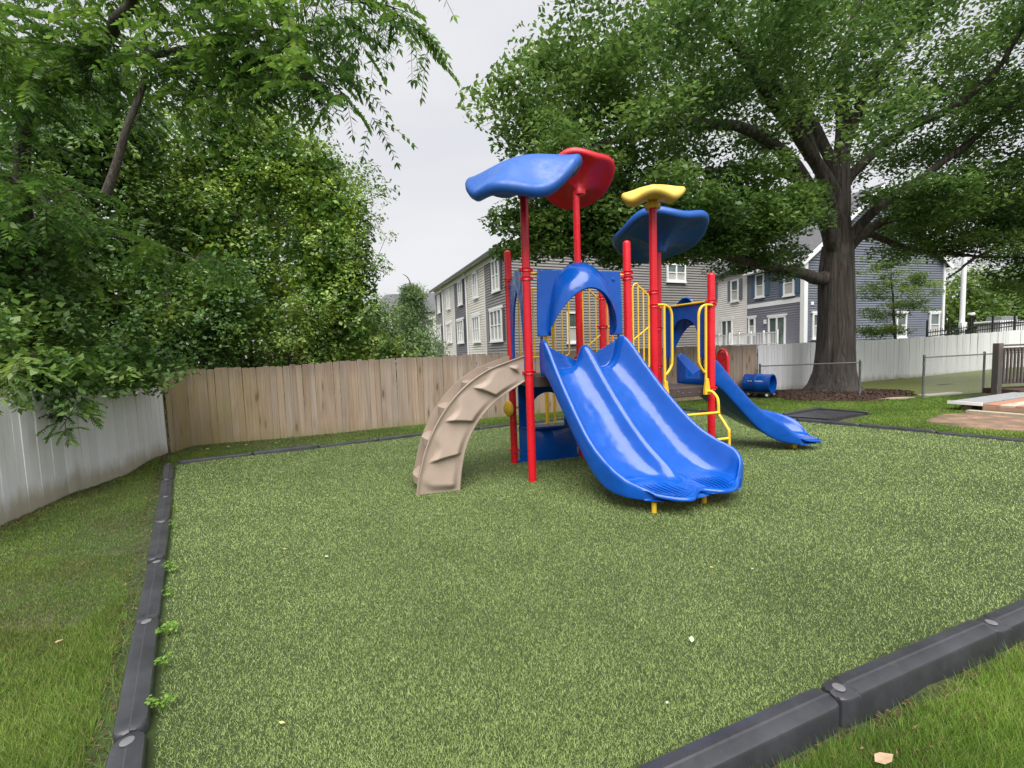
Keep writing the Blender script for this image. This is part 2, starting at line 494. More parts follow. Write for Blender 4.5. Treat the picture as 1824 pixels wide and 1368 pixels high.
def axis(lo, hi, fine_lo, fine_hi, step, growth=1.25):
    a = list(np.arange(fine_lo, fine_hi + 1e-6, step)); s = step
    while a[-1] < hi: s *= growth; a.append(a[-1] + s)
    s = step
    while a[0] > lo: s *= growth; a.insert(0, a[0] - s)
    return np.array(a)
gx, gy = axis(-700, 700, -10, 20, .35), axis(-120, 1200, -2, 22, .35)
GX, GY = np.meshgrid(gx, gy)
mb = MB().grid(np.dstack([GX, GY, ground_z(GX, GY)]))
tag(mb.build('ground', M['ground'], angle=180), kind='structure')

# artificial turf of the play area
def turf_mat(name, lo, mid, hi, island):
    m, nt, N, L, b = new_mat(name)
    p = position(nt)
    n1 = noise(nt, 1.1, 4, .6, p); n2 = noise(nt, 70, 3, .7, p)
    f = mathn(nt, 'ADD', mathn(nt, 'MULTIPLY', maprange(nt, n1, .2, .8), .24), mathn(nt, 'MULTIPLY', maprange(nt, n2, .3, .7), .22))
    if island:
        g = nt.nodes.new('ShaderNodeNewGeometry')
        f = mathn(nt, 'ADD', f, mathn(nt, 'MULTIPLY_ADD', g.outputs['Random Per Island'], .35, .12))
    else: f = mathn(nt, 'ADD', f, .12)
    L.new(ramp(nt, f, [(.12, lo), (.5, mid), (.9, hi)]), b.inputs['Base Color'])
    b.inputs['Roughness'].default_value = .5
    b.inputs['Specular IOR Level'].default_value = .35
    if not island: bump(nt, b, noise(nt, 160, 4, .8, p), 1.0, .02)
    return m
M['turf_base'] = turf_mat('turf_backing', (.04, .064, .02), (.072, .108, .034), (.105, .145, .05), False)  # backing coloured dark so gaps between fibres look like blade shadow
M['turf_blade'] = turf_mat('turf_fibre', (.15, .22, .060), (.315, .415, .13), (.46, .55, .215), True)
tx, ty = np.meshgrid(np.arange(-8, 12, .22), np.arange(0, 15, .22))
k = inside_turf(tx, ty, .0)
mb = MB()
idx = -np.ones(tx.shape, int)
# polygon filled by bilinear patch so that the edge follows the border exactly
nu, nv = 60, 60
G = np.zeros((nu + 1, nv + 1, 3))
for i in range(nu + 1):
    for j in range(nv + 1):
        a, c = i / nu, j / nv
        q = (TURF[0] * (1 - a) + TURF[3] * a) * (1 - c) + (TURF[1] * (1 - a) + TURF[2] * a) * c
        G[i, j] = (q[0], q[1], float(turf_z(q[0], q[1])))
turf = mb.grid(G).build('artificial_turf', M['turf_base'], angle=180)
tag(turf, kind='structure')

def blades(x, y, z, h, w, lean, bend=None):
    n = len(x); az = RNG.uniform(0, 2 * np.pi, n); pa = RNG.uniform(0, 2 * np.pi, n)
    P = np.stack([x, y, z], 1)
    off = np.stack([np.cos(pa) * w / 2, np.sin(pa) * w / 2, np.zeros(n)], 1)
    tip = P + np.stack([np.cos(az) * lean * h, np.sin(az) * lean * h, h * np.sqrt(np.maximum(.05, 1 - lean ** 2))], 1)
    return np.stack([P - off, P + off, tip], 1).reshape(-1, 3)

def polar_scatter(n, r0, r1, a0, a1, e):
    q = RNG.uniform(0, 1, n); k = 2 - e
    r = (r0 ** k + q * (r1 ** k - r0 ** k)) ** (1 / k)
    a = RNG.uniform(a0, a1, n)
    return r * np.sin(a), r * np.cos(a), r

x, y, r = polar_scatter(1350000, .9, 13.5, math.radians(-62), math.radians(62), 1.75)
k = inside_turf(x, y, .075); x, y, r = x[k], y[k], r[k]
nT = len(x)
h = RNG.uniform(.011, .024, nT) * (1 + r * .03); w = np.maximum(.0021, .00072 * r) * RNG.uniform(.7, 1.3, nT)
vs = blades(x, y, turf_z(x, y) - .003, h, w, RNG.uniform(.4, .97, nT))
o = add_obj('turf_fibre', raw_mesh('turf_fibre', vs, 3, M['turf_blade']), turf); o['kind'] = 'stuff'

# natural grass around it
def grass_mat():
    m, nt, N, L, b = new_mat('grass_blades')
    p = position(nt); g = nt.nodes.new('ShaderNodeNewGeometry')
    n1 = noise(nt, .75, 4, .6, p)
    f = mathn(nt, 'ADD', mathn(nt, 'MULTIPLY', maprange(nt, n1, .3, .7), .5), mathn(nt, 'MULTIPLY', g.outputs['Random Per Island'], .5))
    col = ramp(nt, f, [(.05, (.065, .125, .018)), (.35, (.115, .215, .028)), (.7, (.19, .315, .045)), (1, (.32, .42, .10))])
    dry = mathn(nt, 'GREATER_THAN', mathn(nt, 'FRACT', mathn(nt, 'MULTIPLY', g.outputs['Random Per Island'], 7.31)), .88)
    col = mixc(nt, mathn(nt, 'MULTIPLY', dry, .8), col, (.26, .21, .10))
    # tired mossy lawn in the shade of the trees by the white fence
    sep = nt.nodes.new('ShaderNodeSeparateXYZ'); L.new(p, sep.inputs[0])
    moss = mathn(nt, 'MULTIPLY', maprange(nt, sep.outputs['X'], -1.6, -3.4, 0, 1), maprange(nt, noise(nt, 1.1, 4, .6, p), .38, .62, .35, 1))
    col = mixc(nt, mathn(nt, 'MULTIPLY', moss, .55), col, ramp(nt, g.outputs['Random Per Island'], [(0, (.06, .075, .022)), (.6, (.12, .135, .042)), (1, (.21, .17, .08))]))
    L.new(col, b.inputs['Base Color']); b.inputs['Roughness'].default_value = .55; b.inputs['Specular IOR Level'].default_value = .3
    tr = nt.nodes.new('ShaderNodeBsdfTranslucent'); L.new(col, tr.inputs['Color'])
    mx = nt.nodes.new('ShaderNodeMixShader'); mx.inputs[0].default_value = .3
    L.new(b.outputs[0], mx.inputs[1]); L.new(tr.outputs[0], mx.inputs[2]); L.new(mx.outputs[0], N['Material Output'].inputs['Surface'])
    return m
M['grass'] = grass_mat()
WL = np.array([(-6.30, 3.6), (-6.59, 5.46), (-7.01, 6.73), (-7.12, 8.04), (-7.30, 9.08)])
def fenced(x, y):
    """on the near side of the fences"""
    k = x > np.interp(y, WL[:, 1], WL[:, 0]) + .02
    back = np.interp(x, [-7.3, -2.54, 6.15, 9.2, 11.68, 17, 26], [9.9, 11.94, 15.29, 16.3, 17.3, 20.2, 21.5])
    return k & (y < back - .05)
def hash2(x, y, s):
    return .5 + .5 * np.sin(x * s + 1.7 * np.sin(y * s * .7)) * np.cos(y * s * 1.1 + 1.3 * np.sin(x * s * .6))
xs, ys, rs_ = polar_scatter(420000, 1.2, 15.5, math.radians(-70), math.radians(66), 1.6)
def box_scatter(n, x0, x1, y0, y1): return RNG.uniform(x0, x1, n), RNG.uniform(y0, y1, n)
parts = [(xs, ys), box_scatter(420000, .5, 5.0, .5, 4.0), box_scatter(200000, -5.2, -1.4, .8, 4.5), box_scatter(150000, -7.2, -3.5, 4.0, 9.2), box_scatter(140000, -7, 6, 8.3, 15.2), box_scatter(150000, 5.5, 14, 6.5, 15.0)]
x = np.concatenate([q[0] for q in parts]); y = np.concatenate([q[1] for q in parts]); r = np.hypot(x, y)
k = ~inside_turf(x, y, -.10) & fenced(x, y)
k &= ~(((x - 11.2) / 1.9) ** 2 + ((y - 9.2) / 1.65) ** 2 + .5 * (hash2(x, y, 2.1) - .5) < .9)
k &= ~((x > 9.3) & (y > 14.2)) & ~((x > 6.6) & (x < 9.1) & (np.abs(y - (10.55 + (x - 7.35) * .56)) < .62))
d_left = sdist(x, y, T0, T1); d_front = -sdist(x, y, T3, T0) * -1
thin = (x < -3.4) & (y > 3.2)
k &= ~(thin & (RNG.uniform(0, 1, len(x)) < .1 + .45 * hash2(x, y, 1.6)))
bare = (sdist(x, y, T0, T1) > 0) & (sdist(x, y, T0, T1) < .22) | ((sdist(x, y, T3, T0) > 0) & (sdist(x, y, T3, T0) < .13 + .08 * hash2(x, y, 5)))
k &= ~(bare & (RNG.uniform(0, 1, len(x)) < .8))
x, y, r = x[k], y[k], r[k]; nG = len(x)
hh = np.where((x < -3.4) & (y > 3.2), RNG.uniform(.015, .035, nG), RNG.uniform(.04, .095, nG) * (.75 + .5 * hash2(x, y, 3)))
hh = np.where(y > 7.5, RNG.uniform(.03, .06, nG), hh)
w = np.maximum(.0035, .0012 * r) * RNG.uniform(.7, 1.3, nG)
vs = blades(x, y, ground_z(x, y) - .004, hh, w, RNG.uniform(.2, .9, nG))
tag(add_obj('grass', raw_mesh('grass', vs, 3, M['grass'])), 'short green lawn grass around the artificial turf', 'grass', kind='stuff')

# olive lawn beyond the chain link fence
M['olive'] = turf_mat('olive_lawn', (.10, .125, .010), (.155, .18, .016), (.21, .23, .03), False)
ol = [(9.6, 15.9), (11.45, 14.35), (12.9, 13.75), (17.8, 15.2), (27, 17.5), (27, 21.7), (20.7, 20.9), (16.9, 20.2), (11.7, 17.35)]
cx, cy = np.mean(ol, 0)
mb = MB(); ring = []
for f_ in np.linspace(.05, 1, 14):
    row = []
    for i in range(len(ol)):
        for t in np.linspace(0, 1, 6, endpoint=False):
            a, b_ = np.array(ol[i]), np.array(ol[(i + 1) % len(ol)]); q = a + (b_ - a) * t
            q = np.array([cx, cy]) + (q - [cx, cy]) * f_; row.append((q[0], q[1], float(ground_z(q[0], q[1])) + .012))
    ring.append(row)
mb.grid(ring, cv=True); tag(mb.build('olive_lawn', M['olive'], angle=180), kind='structure')

# ---- black plastic border timbers
def timber_mesh(L):
    prof = [(-.07, -.19), (-.07, .022), (-.064, .036), (-.05, .045), (-.004, .051), (.004, .045), (.05, .041), (.064, .034), (.07, .022), (.07, -.19)]
    st = [(0, .45, -.012), (.012, .75, -.006), (.035, .95, 0), (.06, 1, 0), (.10, 1, 0), (L * .5, 1, .001), (L - .13, 1, 0), (L - .125, 1, -.008), (L - .06, 1, -.008), (L - .035, .93, -.008), (L - .014, .72, -.010), (L - .004, .4, -.014)]
    G = [[(x, p[0] * s, p[1] + (dz if p[1] > 0 else 0)) for p in prof] for x, s, dz in st]
    mb = MB().grid(G); n = len(prof)
    mb.f.append(tuple(range(n))); mb.f.append(tuple((len(st) - 1) * n + i for i in range(n - 1, -1, -1)))
    return mb.mesh('border_timber', M['edging'], angle=30)
TM = {L: timber_mesh(L) for L in (1.21, 1.44)}
M['cap'] = simple('pale_spike_cap', (.13, .13, .135), .5, .15, 20)
cap = MB().lathe([(.030, 0), (.029, .003), (.024, .005), (.0, .006)], 16).mesh('spike_cap', M['cap'])
def border(label, a, b, L, first=0., n=None, rnd=1):
    a, b = np.array(a), np.array(b); d = b - a; D = np.linalg.norm(d); d /= D; ang = math.atan2(d[1], d[0])
    root = thing('turf_border', label, 'border', (a[0], a[1], 0), 'black borders framing the artificial turf')
    s = first
    while s < D - .3:
        p = a + d * s
        t = add_obj('border_timber', TM[L], root, (p[0] - a[0], p[1] - a[1], .004 + .012 * math.sin(7 * s) * rnd))
        t.rotation_euler = (random.uniform(-.02, .02), random.uniform(-.006, .006), ang + random.uniform(-.01, .01) * rnd)
        c = add_obj('spike_cap', cap, t, (L - .068, 0, .0405))
        s += L
    return root
dl = np.array([-.597, .802]); nl = np.array([-.802, -.597]) * -1
off = np.array([-.802, -.597]) * .02
border('long black plastic border between turf and mossy lawn beside white fence', np.array([-1.93, 2.05]) - dl * 1.21 * 1.0 + off, np.array(T1) + off, 1.21)
border('black plastic border at far side of turf before the wooden fence', (-6.3, 8.1), (4.6, 13.38), 1.21)
border('black plastic border at right of turf before the bare earth', (4.62, 13.28), (10.5, 5.5), 1.21)
df = np.array([-.9366, -.3505])
border('black plastic border crossing lower right corner of picture', np.array([1.58, 2.13]) - df * 1.44 * 5, (-.55, 1.33), 1.44)

# ---- fences
def board_mesh(name, w, th, ear, mat):
    poly = [(-w / 2, 0), (w / 2, 0), (w / 2, 1 - ear), (w / 2 - ear, 1), (-w / 2 + ear, 1), (-w / 2, 1 - ear)] if ear else [(-w / 2, 0), (w / 2, 0), (w / 2, 1), (-w / 2, 1)]
    mb = MB().prism(poly, (0, 0, 0), (1, 0, 0), (0, 0, 1), (0, -1, 0), th)
    return mb.mesh(name, mat, smooth=False)
def fence(name, label, pts, mat, pitch, w, ear, jit, group=None, rails=True, post_mat=None):
    """pts: (x, y, base z, top z); boards stand on the camera side of the rails"""
    bm_ = board_mesh('fence_board', w, .018, ear, mat)
    root = thing(name, label, 'fence', (pts[0][0], pts[0][1], 0), group)
    P = np.array(pts, float); seg = np.linalg.norm(np.diff(P[:, :2], axis=0), axis=1); S = np.r_[0, np.cumsum(seg)]
    s = pitch / 2
    while s < S[-1] - pitch * .3:
        i = min(np.searchsorted(S, s) - 1, len(seg) - 1); i = max(i, 0); t = (s - S[i]) / seg[i]
        q = P[i] * (1 - t) + P[i + 1] * t; d = P[i + 1] - P[i]
        o = add_obj('fence_board', bm_, root, (q[0] - P[0][0], q[1] - P[0][1], q[2] + random.uniform(-.02, .005)))
        hgt = q[3] - q[2] + random.uniform(-jit, jit)
        o.scale = (random.uniform(.98, 1.0), random.uniform(.8, 1.2), hgt)
        o.rotation_euler = (random.uniform(-.008, .008), random.uniform(-.006, .006), math.atan2(d[1], d[0]) + random.uniform(-.035, .035) * (.3 if w < .1395 else 1))
        s += pitch
    for i in range(len(seg)):
        d = (P[i + 1] - P[i])[:2] / seg[i]; n = np.array([-d[1], d[0]]) * .05
        for f_ in (.18, .52, .86):
            a, b = P[i], P[i + 1]
            mb = MB().bar((a[0] + n[0], a[1] + n[1], a[2] + (a[3] - a[2]) * f_), (b[0] + n[0], b[1] + n[1], b[2] + (b[3] - b[2]) * f_), .038, .085)
            mb.build('fence_rail', post_mat or mat, root, smooth=False)
    s = 0.
    while s < S[-1]:
        i = max(0, min(np.searchsorted(S, s) - 1, len(seg) - 1)); t = (s - S[i]) / seg[i]; q = P[i] * (1 - t) + P[i + 1] * t
        d = (P[i + 1] - P[i])[:2] / seg[i]; n = np.array([-d[1], d[0]]) * .115
        MB().box((q[0] + n[0], q[1] + n[1], (q[2] + q[3]) / 2 - .1), (.088, .088, q[3] - q[2] + .1), ((d[0], d[1], 0), (-d[1], d[0], 0), (0, 0, 1))).build('fence_post', post_mat or mat, root, smooth=False)
        s += 2.4
    return root
fence('white_fence', 'low weathered white board fence along the left lawn under overhanging leaves',
      [(-6.30, 3.6, -.14, 1.62), (-6.59, 5.46, -.14, 1.59), (-7.01, 6.73, -.14, 1.53), (-7.12, 8.04, -.12, 1.45), (-7.31, 9.12, -.11, 1.37)], M['white_wood'], .141, .1385, .0, .008, 'white board fences')
fence('wooden_fence', 'unpainted pine privacy fence with knots running behind the playground',
      [(-7.27, 9.17, -.08, 1.74), (-7.34, 9.92, -.07, 1.74), (-5.61, 10.5, -.06, 1.72), (-3.98, 11.2, -.05, 1.80), (-2.54, 11.95, -.05, 1.815), (-.15, 12.9, -.05, 1.85), (6.15, 15.3, -.05, 1.86), (9.2, 16.42, -.04, 1.85)],
      M['wood'], .1415, .1395, .016, .012)
fence('white_fence', 'tall white board fence behind the big oak and the houses',
      [(9.26, 16.42, -.05, 1.82), (11.68, 17.42, -.04, 1.85), (16.93, 20.31, -.02, 1.86), (20.72, 20.96, .08, 1.96), (25.25, 21.53, .24, 2.13), (29.5, 21.9, .3, 2.25)], M['white_wood'], .143, .1390, .0, .006, 'white board fences')
# ------------------------------------------------------------------ playground structure
PA, PB, PC, PD = V3(.25, 6.2, 0), V3(1.78, 6.66, 0), V3(0, 7.25, 0), V3(1.19, 7.6, 0)
PE, PK, PF, PG = V3(2.22, 6.8, 0), V3(1.63, 7.78, 0), V3(3.25, 7.12, 0), V3(2.73, 8.1, 0)
DECK1, DECK2 = 1.50, 1.20
Z3 = V3(0, 0, 1)
play = thing('playground_structure', 'red, blue and yellow playground structure with slides standing on the turf', 'playground', (1.5, 6.9, 0))

def frame(P, Q, off=0.):
    d = Q - P; L = np.linalg.norm(d); d = d / L; n = V3(-d[1], d[0], 0)
    return P + n * off, d, n, L

PR = .058
def post(P, top, name='post', cap=True):
    prof = [(PR, -.25), (PR, top - .05)]
    prof += [(PR * math.cos(a), top - .05 + .05 * math.sin(a)) for a in np.linspace(.3, 1.5, 5)] if cap else [(PR, top)]
    mb = MB().lathe(prof, 24, P)
    return mb.build('post', M['red'], play, angle=50)
POSTS = {}
for k_, P, top, cp in (('A', PA, 4.02, 0), ('B', PB, 3.46, 1), ('C', PC, 3.51, 1), ('D', PD, 4.52, 0), ('E', PE, 3.99, 0), ('F', PF, 3.02, 1), ('G', PG, 3.64, 0), ('K', PK, 2.95, 1)):
    POSTS[k_] = post(P, top, cap=bool(cp))

# clamp collar: flared ring with two bolt ears
def clamp_mesh():
    mb = MB().lathe([(PR + .001, -.022), (PR + .014, -.022), (PR + .008, -.008), (PR + .008, .006), (PR + .020, .020), (PR + .001, .022)], 20)
    for s in (-1, 1):
        mb.box((s * (PR + .022), 0, .006), (.042, .030, .034))
        mb.lathe([(.008, 0), (.008, .012), (0, .013)], 8, (s * (PR + .026), -.015, .006), ((1, 0, 0), (0, 0, 1), (0, -1, 0)))
    return mb.mesh('clamp', M['red'])
CL = clamp_mesh()
def clamps(k_, zs, ang=0.3):
    P = {'A': PA, 'B': PB, 'C': PC, 'D': PD, 'E': PE, 'F': PF, 'G': PG, 'K': PK}[k_]
    for z in zs:
        c = add_obj('clamp', CL, POSTS[k_]); c.location = tuple(P - wloc(POSTS[k_]) + V3(0, 0, z)); c.rotation_euler = (0, 0, ang + random.uniform(-.1, .1))
clamps('A', (2.99, 2.87, 1.56)); clamps('B', (2.98, 2.90, 1.5)); clamps('C', (3.02, 2.91, 1.27, .22), 1.6)
clamps('D', (2.9, 1.72, 1.3, .18)); clamps('E', (2.70, 2.49, 1.12)); clamps('F', (2.56, 2.50, 1.16)); clamps('G', (2.6, 2.2, 1.5, 1.12)); clamps('K', (2.75, 2.25, 1.12))

# decks: coated steel plates with a folded skirt
def deck(quad, z, th=.16):
    quad = [np.array(q) for q in quad]; c = sum(quad) / 4
    q = [c + (p - c) * .97 for p in quad]
    mb = MB()
    n = len(q)
    mb.add([p + V3(0, 0, z) for p in q] + [p + V3(0, 0, z - th) for p in q],
           [tuple(range(n)), tuple(range(2 * n - 1, n - 1, -1))] + [(i, (i + 1) % n, n + (i + 1) % n, n + i) for i in range(n)])
    o = mb.build('deck', M['deck'], play, bevel=.012)
    # bolt heads on the front skirt
    e0, d, nn, L = frame(q[0], q[1])
    for t in (.2, .42, .5, .62, .8):
        MB().lathe([(.012, 0), (.012, .008), (0, .010)], 8, e0 + d * L * t + V3(0, 0, z - .06 - .03 * (t > .45)) - nn * .001, (d, Z3, -nn)).build('bolt', M['dull_steel'], o)
    return o
deck([PA, PB, PD, PC], DECK1)
deck([PE, PF, PG, PK], DECK2)
# step between the two decks
e0, d_, n_, L_ = frame(PB, PD)
MB().add([PB + V3(.06, .1, DECK1 - .02), PE + V3(-.06, .1, DECK1 - .02), PK + V3(-.06, -.1, DECK1 - .02), PD + V3(.06, -.1, DECK1 - .02),
          PB + V3(.06, .1, DECK1 - .14), PE + V3(-.06, .1, DECK1 - .14), PK + V3(-.06, -.1, DECK1 - .14), PD + V3(.06, -.1, DECK1 - .14)],
         [(0, 1, 2, 3), (7, 6, 5, 4), (0, 4, 5, 1), (1, 5, 6, 2), (2, 6, 7, 3), (3, 7, 4, 0)]).build('step', M['deck'], play, bevel=.01)

# ---- leaf shaped roofs
def roof(sock, R, tilt_to, tilt, yaw, mat, wave=.05, dome=.16, twist=.0, sq=2.7, lift=.34, asp=1.0):
    nr, na = 12, 56; th = np.linspace(0, 2 * np.pi, na, endpoint=False)
    Rt = R / (np.abs(np.cos(th)) ** sq + np.abs(np.sin(th)) ** sq) ** (1 / sq)
    def top(rr): return R * (dome * np.cos(min(rr, 1.) * 1.5) ** 1.3 - wave * rr ** 2 * np.cos(4 * th) + twist * rr ** 2 * np.cos(2 * th + .8)) + lift * R + .05
    rows = []
    for rr in np.linspace(.02, .96, nr): rows.append(np.stack([Rt * rr * np.cos(th), Rt * rr * np.sin(th) * asp, top(rr)], 1))
    edge = top(.97)
    t_ = .085 * (R / .85) ** .7 + .004
    for a in (60, 25, -10, -45, -75):
        ar = math.radians(a)
        e = (Rt * .96 + t_ * math.cos(ar) * .8)
        rows.append(np.stack([e * np.cos(th), e * np.sin(th) * asp, edge - t_ + t_ * math.sin(ar)], 1))
    rib = (.5 + .5 * np.cos(4 * th)) ** 3
    for rr in np.linspace(.90, .14, 11):
        low = top(rr) - t_ * 1.9 - lift * R * (1 - rr) ** 2.6 * 1.05 - .10 * R * rib * np.sin(np.pi * rr) * (1 - rr)
        rows.append(np.stack([Rt * rr * np.cos(th), Rt * rr * np.sin(th) * asp, low], 1))
    rs = .105 if R > .5 else .118
    neck = len(rows)
    rows.append(np.stack([rs * np.cos(th), rs * np.sin(th), np.full(na, .07)], 1))
    rows.append(np.stack([rs * .97 * np.cos(th), rs * .97 * np.sin(th), np.full(na, .0)], 1))
    G = np.array(rows)
    ca, sa = math.cos(yaw), math.sin(yaw)
    Rz = np.array([[ca, -sa, 0], [sa, ca, 0], [0, 0, 1]])
    ax = np.cross(Z3, np.array([tilt_to[0], tilt_to[1], 0.])); ax /= np.linalg.norm(ax)
    Rt_ = np.array(Matrix.Rotation(tilt, 3, Vector(ax)))
    G = G @ Rz.T; pivot = V3(0, 0, .08)
    G[:neck] = (G[:neck] - pivot) @ Rt_.T + pivot
    G = G + sock
    mb = MB().grid(G, cv=True)
    mb.f.append(tuple(range(na)))
    mb.f.append(tuple((len(rows) - 1) * na + i for i in range(na - 1, -1, -1)))
    return mb.build('roof', mat, play, angle=70)
r1 = roof(PA + V3(.02, 0, 3.97), .725, (-.40, -.9), math.radians(24), math.radians(20), M['blue_roof'], .10, .36, .10, lift=.30); r1['label'] = 'blue leaf shaped roof tilted to the left'
r2 = roof(PD + V3(.06, 0, 4.46), .56, (-.10, 1), math.radians(27), math.radians(24), M['red_roof'], .06, .16, .05, lift=.58); r2['label'] = 'red leaf shaped roof seen from below'
r3 = roof(PE + V3(0, 0, 3.95), .40, (-.2, -1), math.radians(12), math.radians(30), M['yellow_roof'], .12, .30, .0, lift=.42); r3['label'] = 'small yellow leaf shaped roof'
r4 = roof(PG + V3(.05, 0, 3.58), .75, (.05, 1), math.radians(18), math.radians(14), M['blue_roof'], .07, .12, .05, lift=.47); r4['label'] = 'blue leaf shaped roof seen from below'

# ---- slides
def slide_loft(Lp, Rp, ts, zb, hl, hr, dv, double, bulge, fwd_end, mat=None):
    """Lp/Rp: plan polylines (keys on t); zb/hl/hr/dv: (t,value) keys; returns mesh builder"""
    def key(kv, t): k = np.array(kv, float); return np.interp(t, k[:, 0], k[:, 1])
    def key2(kv, t): k = np.array(kv, float); return V3(np.interp(t, k[:, 0], k[:, 1]), np.interp(t, k[:, 0], k[:, 2]), 0)
    rows = []
    mids = [(key2(Lp, t) + key2(Rp, t)) / 2 for t in ts]
    for i, t in enumerate(ts):
        a, b = key2(Lp, t), key2(Rp, t); w = np.linalg.norm(b - a); ac = (b - a) / w
        fw = np.cross(ac, Z3); fw /= np.linalg.norm(fw)          # away from the deck
        hL, hR, D, z = key(hl, t), key(hr, t), key(dv, t), key(zb, t); c = w / 2
        def wall(h):
            e = min(1, h / .12)
            return [(0, -.075), (0, h - .045 * e), (.010, h - .012 * e), (.036, h), (.060, h - .012 * e), (.080, h * .80), (.105, h * .48), (.15, h * .20), (.21, h * .05), (.28, .0)]
        pts = wall(hL)
        if double:
            e = min(1, D / .1)
            pts += [(c - .24, .0), (c - .17, D * .08), (c - .115, D * .28), (c - .08, D * .60), (c - .055, D - .03 * e), (c - .025, D), (c + .025, D), (c + .055, D - .03 * e), (c + .08, D * .60), (c + .115, D * .28), (c + .17, D * .08), (c + .24, .0)]
        else:
            pts += [(c * .8, -.012), (c, -.016), (c * 1.2, -.012)]
        pts += [(w - p[0], p[1]) for p in wall(hR)[::-1]]
        under = [(w - .03, -.08), (w - .16, -.072), (c + .1, -.07), (c - .1, -.07), (.16, -.072), (.03, -.08)]
        g = max(0., (t - .84) / .16); g = g * g * (3 - 2 * g)
        row = []
        for (x, h) in pts + under:
            s = x / w
            row.append(a + ac * x + fw * (bulge(s) * g) + V3(0, 0, z + h))
        rows.append(row)
    # rolled lip, fading out towards the side walls
    last = np.array(rows[-1]); n_top = len(pts)
    fw = np.cross(ac, Z3)
    sv = np.array([p_[0] for p_ in pts + under]) / w
    mk = np.clip(np.minimum(sv, 1 - sv) / .10, 0, 1)[:, None]; mk = mk * mk * (3 - 2 * mk)
    up_ = (np.arange(len(sv)) < n_top)[:, None].astype(float)
    lip1 = last + mk * (fw * .030 + V3(0, 0, -.012) * up_) ; lip2 = last + mk * (fw * .042 + V3(0, 0, -.04) * up_); lip3 = last + mk * (fw * .025 + V3(0, 0, -.06) * up_)
    rows += [lip1, lip2, lip3]
    mb = MB().grid(rows, cv=True); n = len(rows[0])
    mb.f.append(tuple(range(n))); mb.f.append(tuple((len(rows) - 1) * n + i for i in range(n - 1, -1, -1)))
    return mb
ts1 = [0, .03, .07, .11, .16, .22, .29, .37, .46, .55, .64, .72, .79, .84, .88, .915, .945, .97, .987, 1.0]
Lp1 = [(0, .38, 6.17), (.1, .44, 6.03), (.5, .76, 5.52), (.84, 1.05, 5.09), (.915, 1.12, 4.98), (.97, 1.24, 4.86), (1, 1.42, 4.80)]
Rp1 = [(0, 1.60, 6.55), (.1, 1.68, 6.40), (.5, 2.18, 5.92), (.84, 2.64, 5.47), (.915, 2.75, 5.36), (.97, 2.79, 5.24), (1, 2.70, 5.12)]
zb1 = [(0, 1.58), (.07, 1.60), (.12, 1.57), (.18, 1.47), (.30, 1.22), (.5, .80), (.65, .50), (.75, .345), (.84, .275), (.92, .25), (1, .225)]
hl1 = [(0, .38), (.03, .42), (.12, .42), (.2, .35), (.3, .30), (.6, .27), (.78, .27), (.87, .24), (.94, .17), (.98, .10), (1, .04)]
hr1 = [(0, .40), (.03, .44), (.13, .47), (.2, .43), (.35, .38), (.6, .38), (.8, .39), (.9, .36), (.96, .29), (.985, .18), (1, .05)]
dv1 = [(0, .05), (.03, .22), (.07, .34), (.13, .35), (.2, .29), (.35, .25), (.6, .24), (.76, .22), (.84, .17), (.89, .10), (.93, .02), (1, .02)]
def bul1(s):
    a = math.exp(-((s - .30) / .17) ** 2) * .27; b = math.exp(-((s - .74) / .15) ** 2) * .17
    return (max(a, b) + min(a, b) * .4) * min(1, s / .08, (1 - s) / .08)
s1 = slide_loft(Lp1, Rp1, ts1, zb1, hl1, hr1, dv1, True, bul1, 0).build('slide', M['blue'], play, angle=180, subsurf=2); s1['label'] = 'wide double lane blue slide'
def ribs(parent, Lp, Rp, zb, bul, lanes, n):
    key2 = lambda kv, t: V3(np.interp(t, [k[0] for k in kv], [k[1] for k in kv]), np.interp(t, [k[0] for k in kv], [k[2] for k in kv]), 0)
    for c_, hw in lanes:
        for s in np.linspace(c_ - hw, c_ + hw, n):
            path = []
            for t in (.90, .925, .95, .975, .993):
                a, b = key2(Lp, t), key2(Rp, t); ac = (b - a) / np.linalg.norm(b - a); fw = np.cross(ac, Z3)
                g = max(0., (t - .84) / .16); g = g * g * (3 - 2 * g)
                path.append(a + (b - a) * s + fw * (bul(s) * g) + Z3 * (np.interp(t, [k[0] for k in zb], [k[1] for k in zb]) + .002 + .004 * math.sin((t - .9) * 30)))
            MB().tube(path, [.002, .006, .008, .009, .009], 6).build('grip_rib', M['blue'], parent)
ribs(s1, Lp1, Rp1, zb1, bul1, ((.30, .11), (.72, .10)), 7)
for P, h in ((V3(1.56, 4.84, 0), .11), (V3(2.24, 5.10, 0), .11)):
    MB().lathe([(.030, -.1), (.030, h)], 12, P).build('support_leg', M['yellow'], s1)
ts2 = ts1
Lp2 = [(0, 3.32, 7.26), (.1, 3.42, 7.28), (.4, 3.92, 7.44), (.7, 4.36, 7.52), (.9, 4.66, 7.44), (.96, 4.76, 7.40), (1, 4.90, 7.40)]
Rp2 = [(0, 2.98, 7.96), (.1, 3.08, 8.0), (.4, 3.72, 8.18), (.7, 4.44, 8.24), (.9, 5.08, 8.12), (.96, 5.28, 8.02), (1, 5.30, 7.86)]
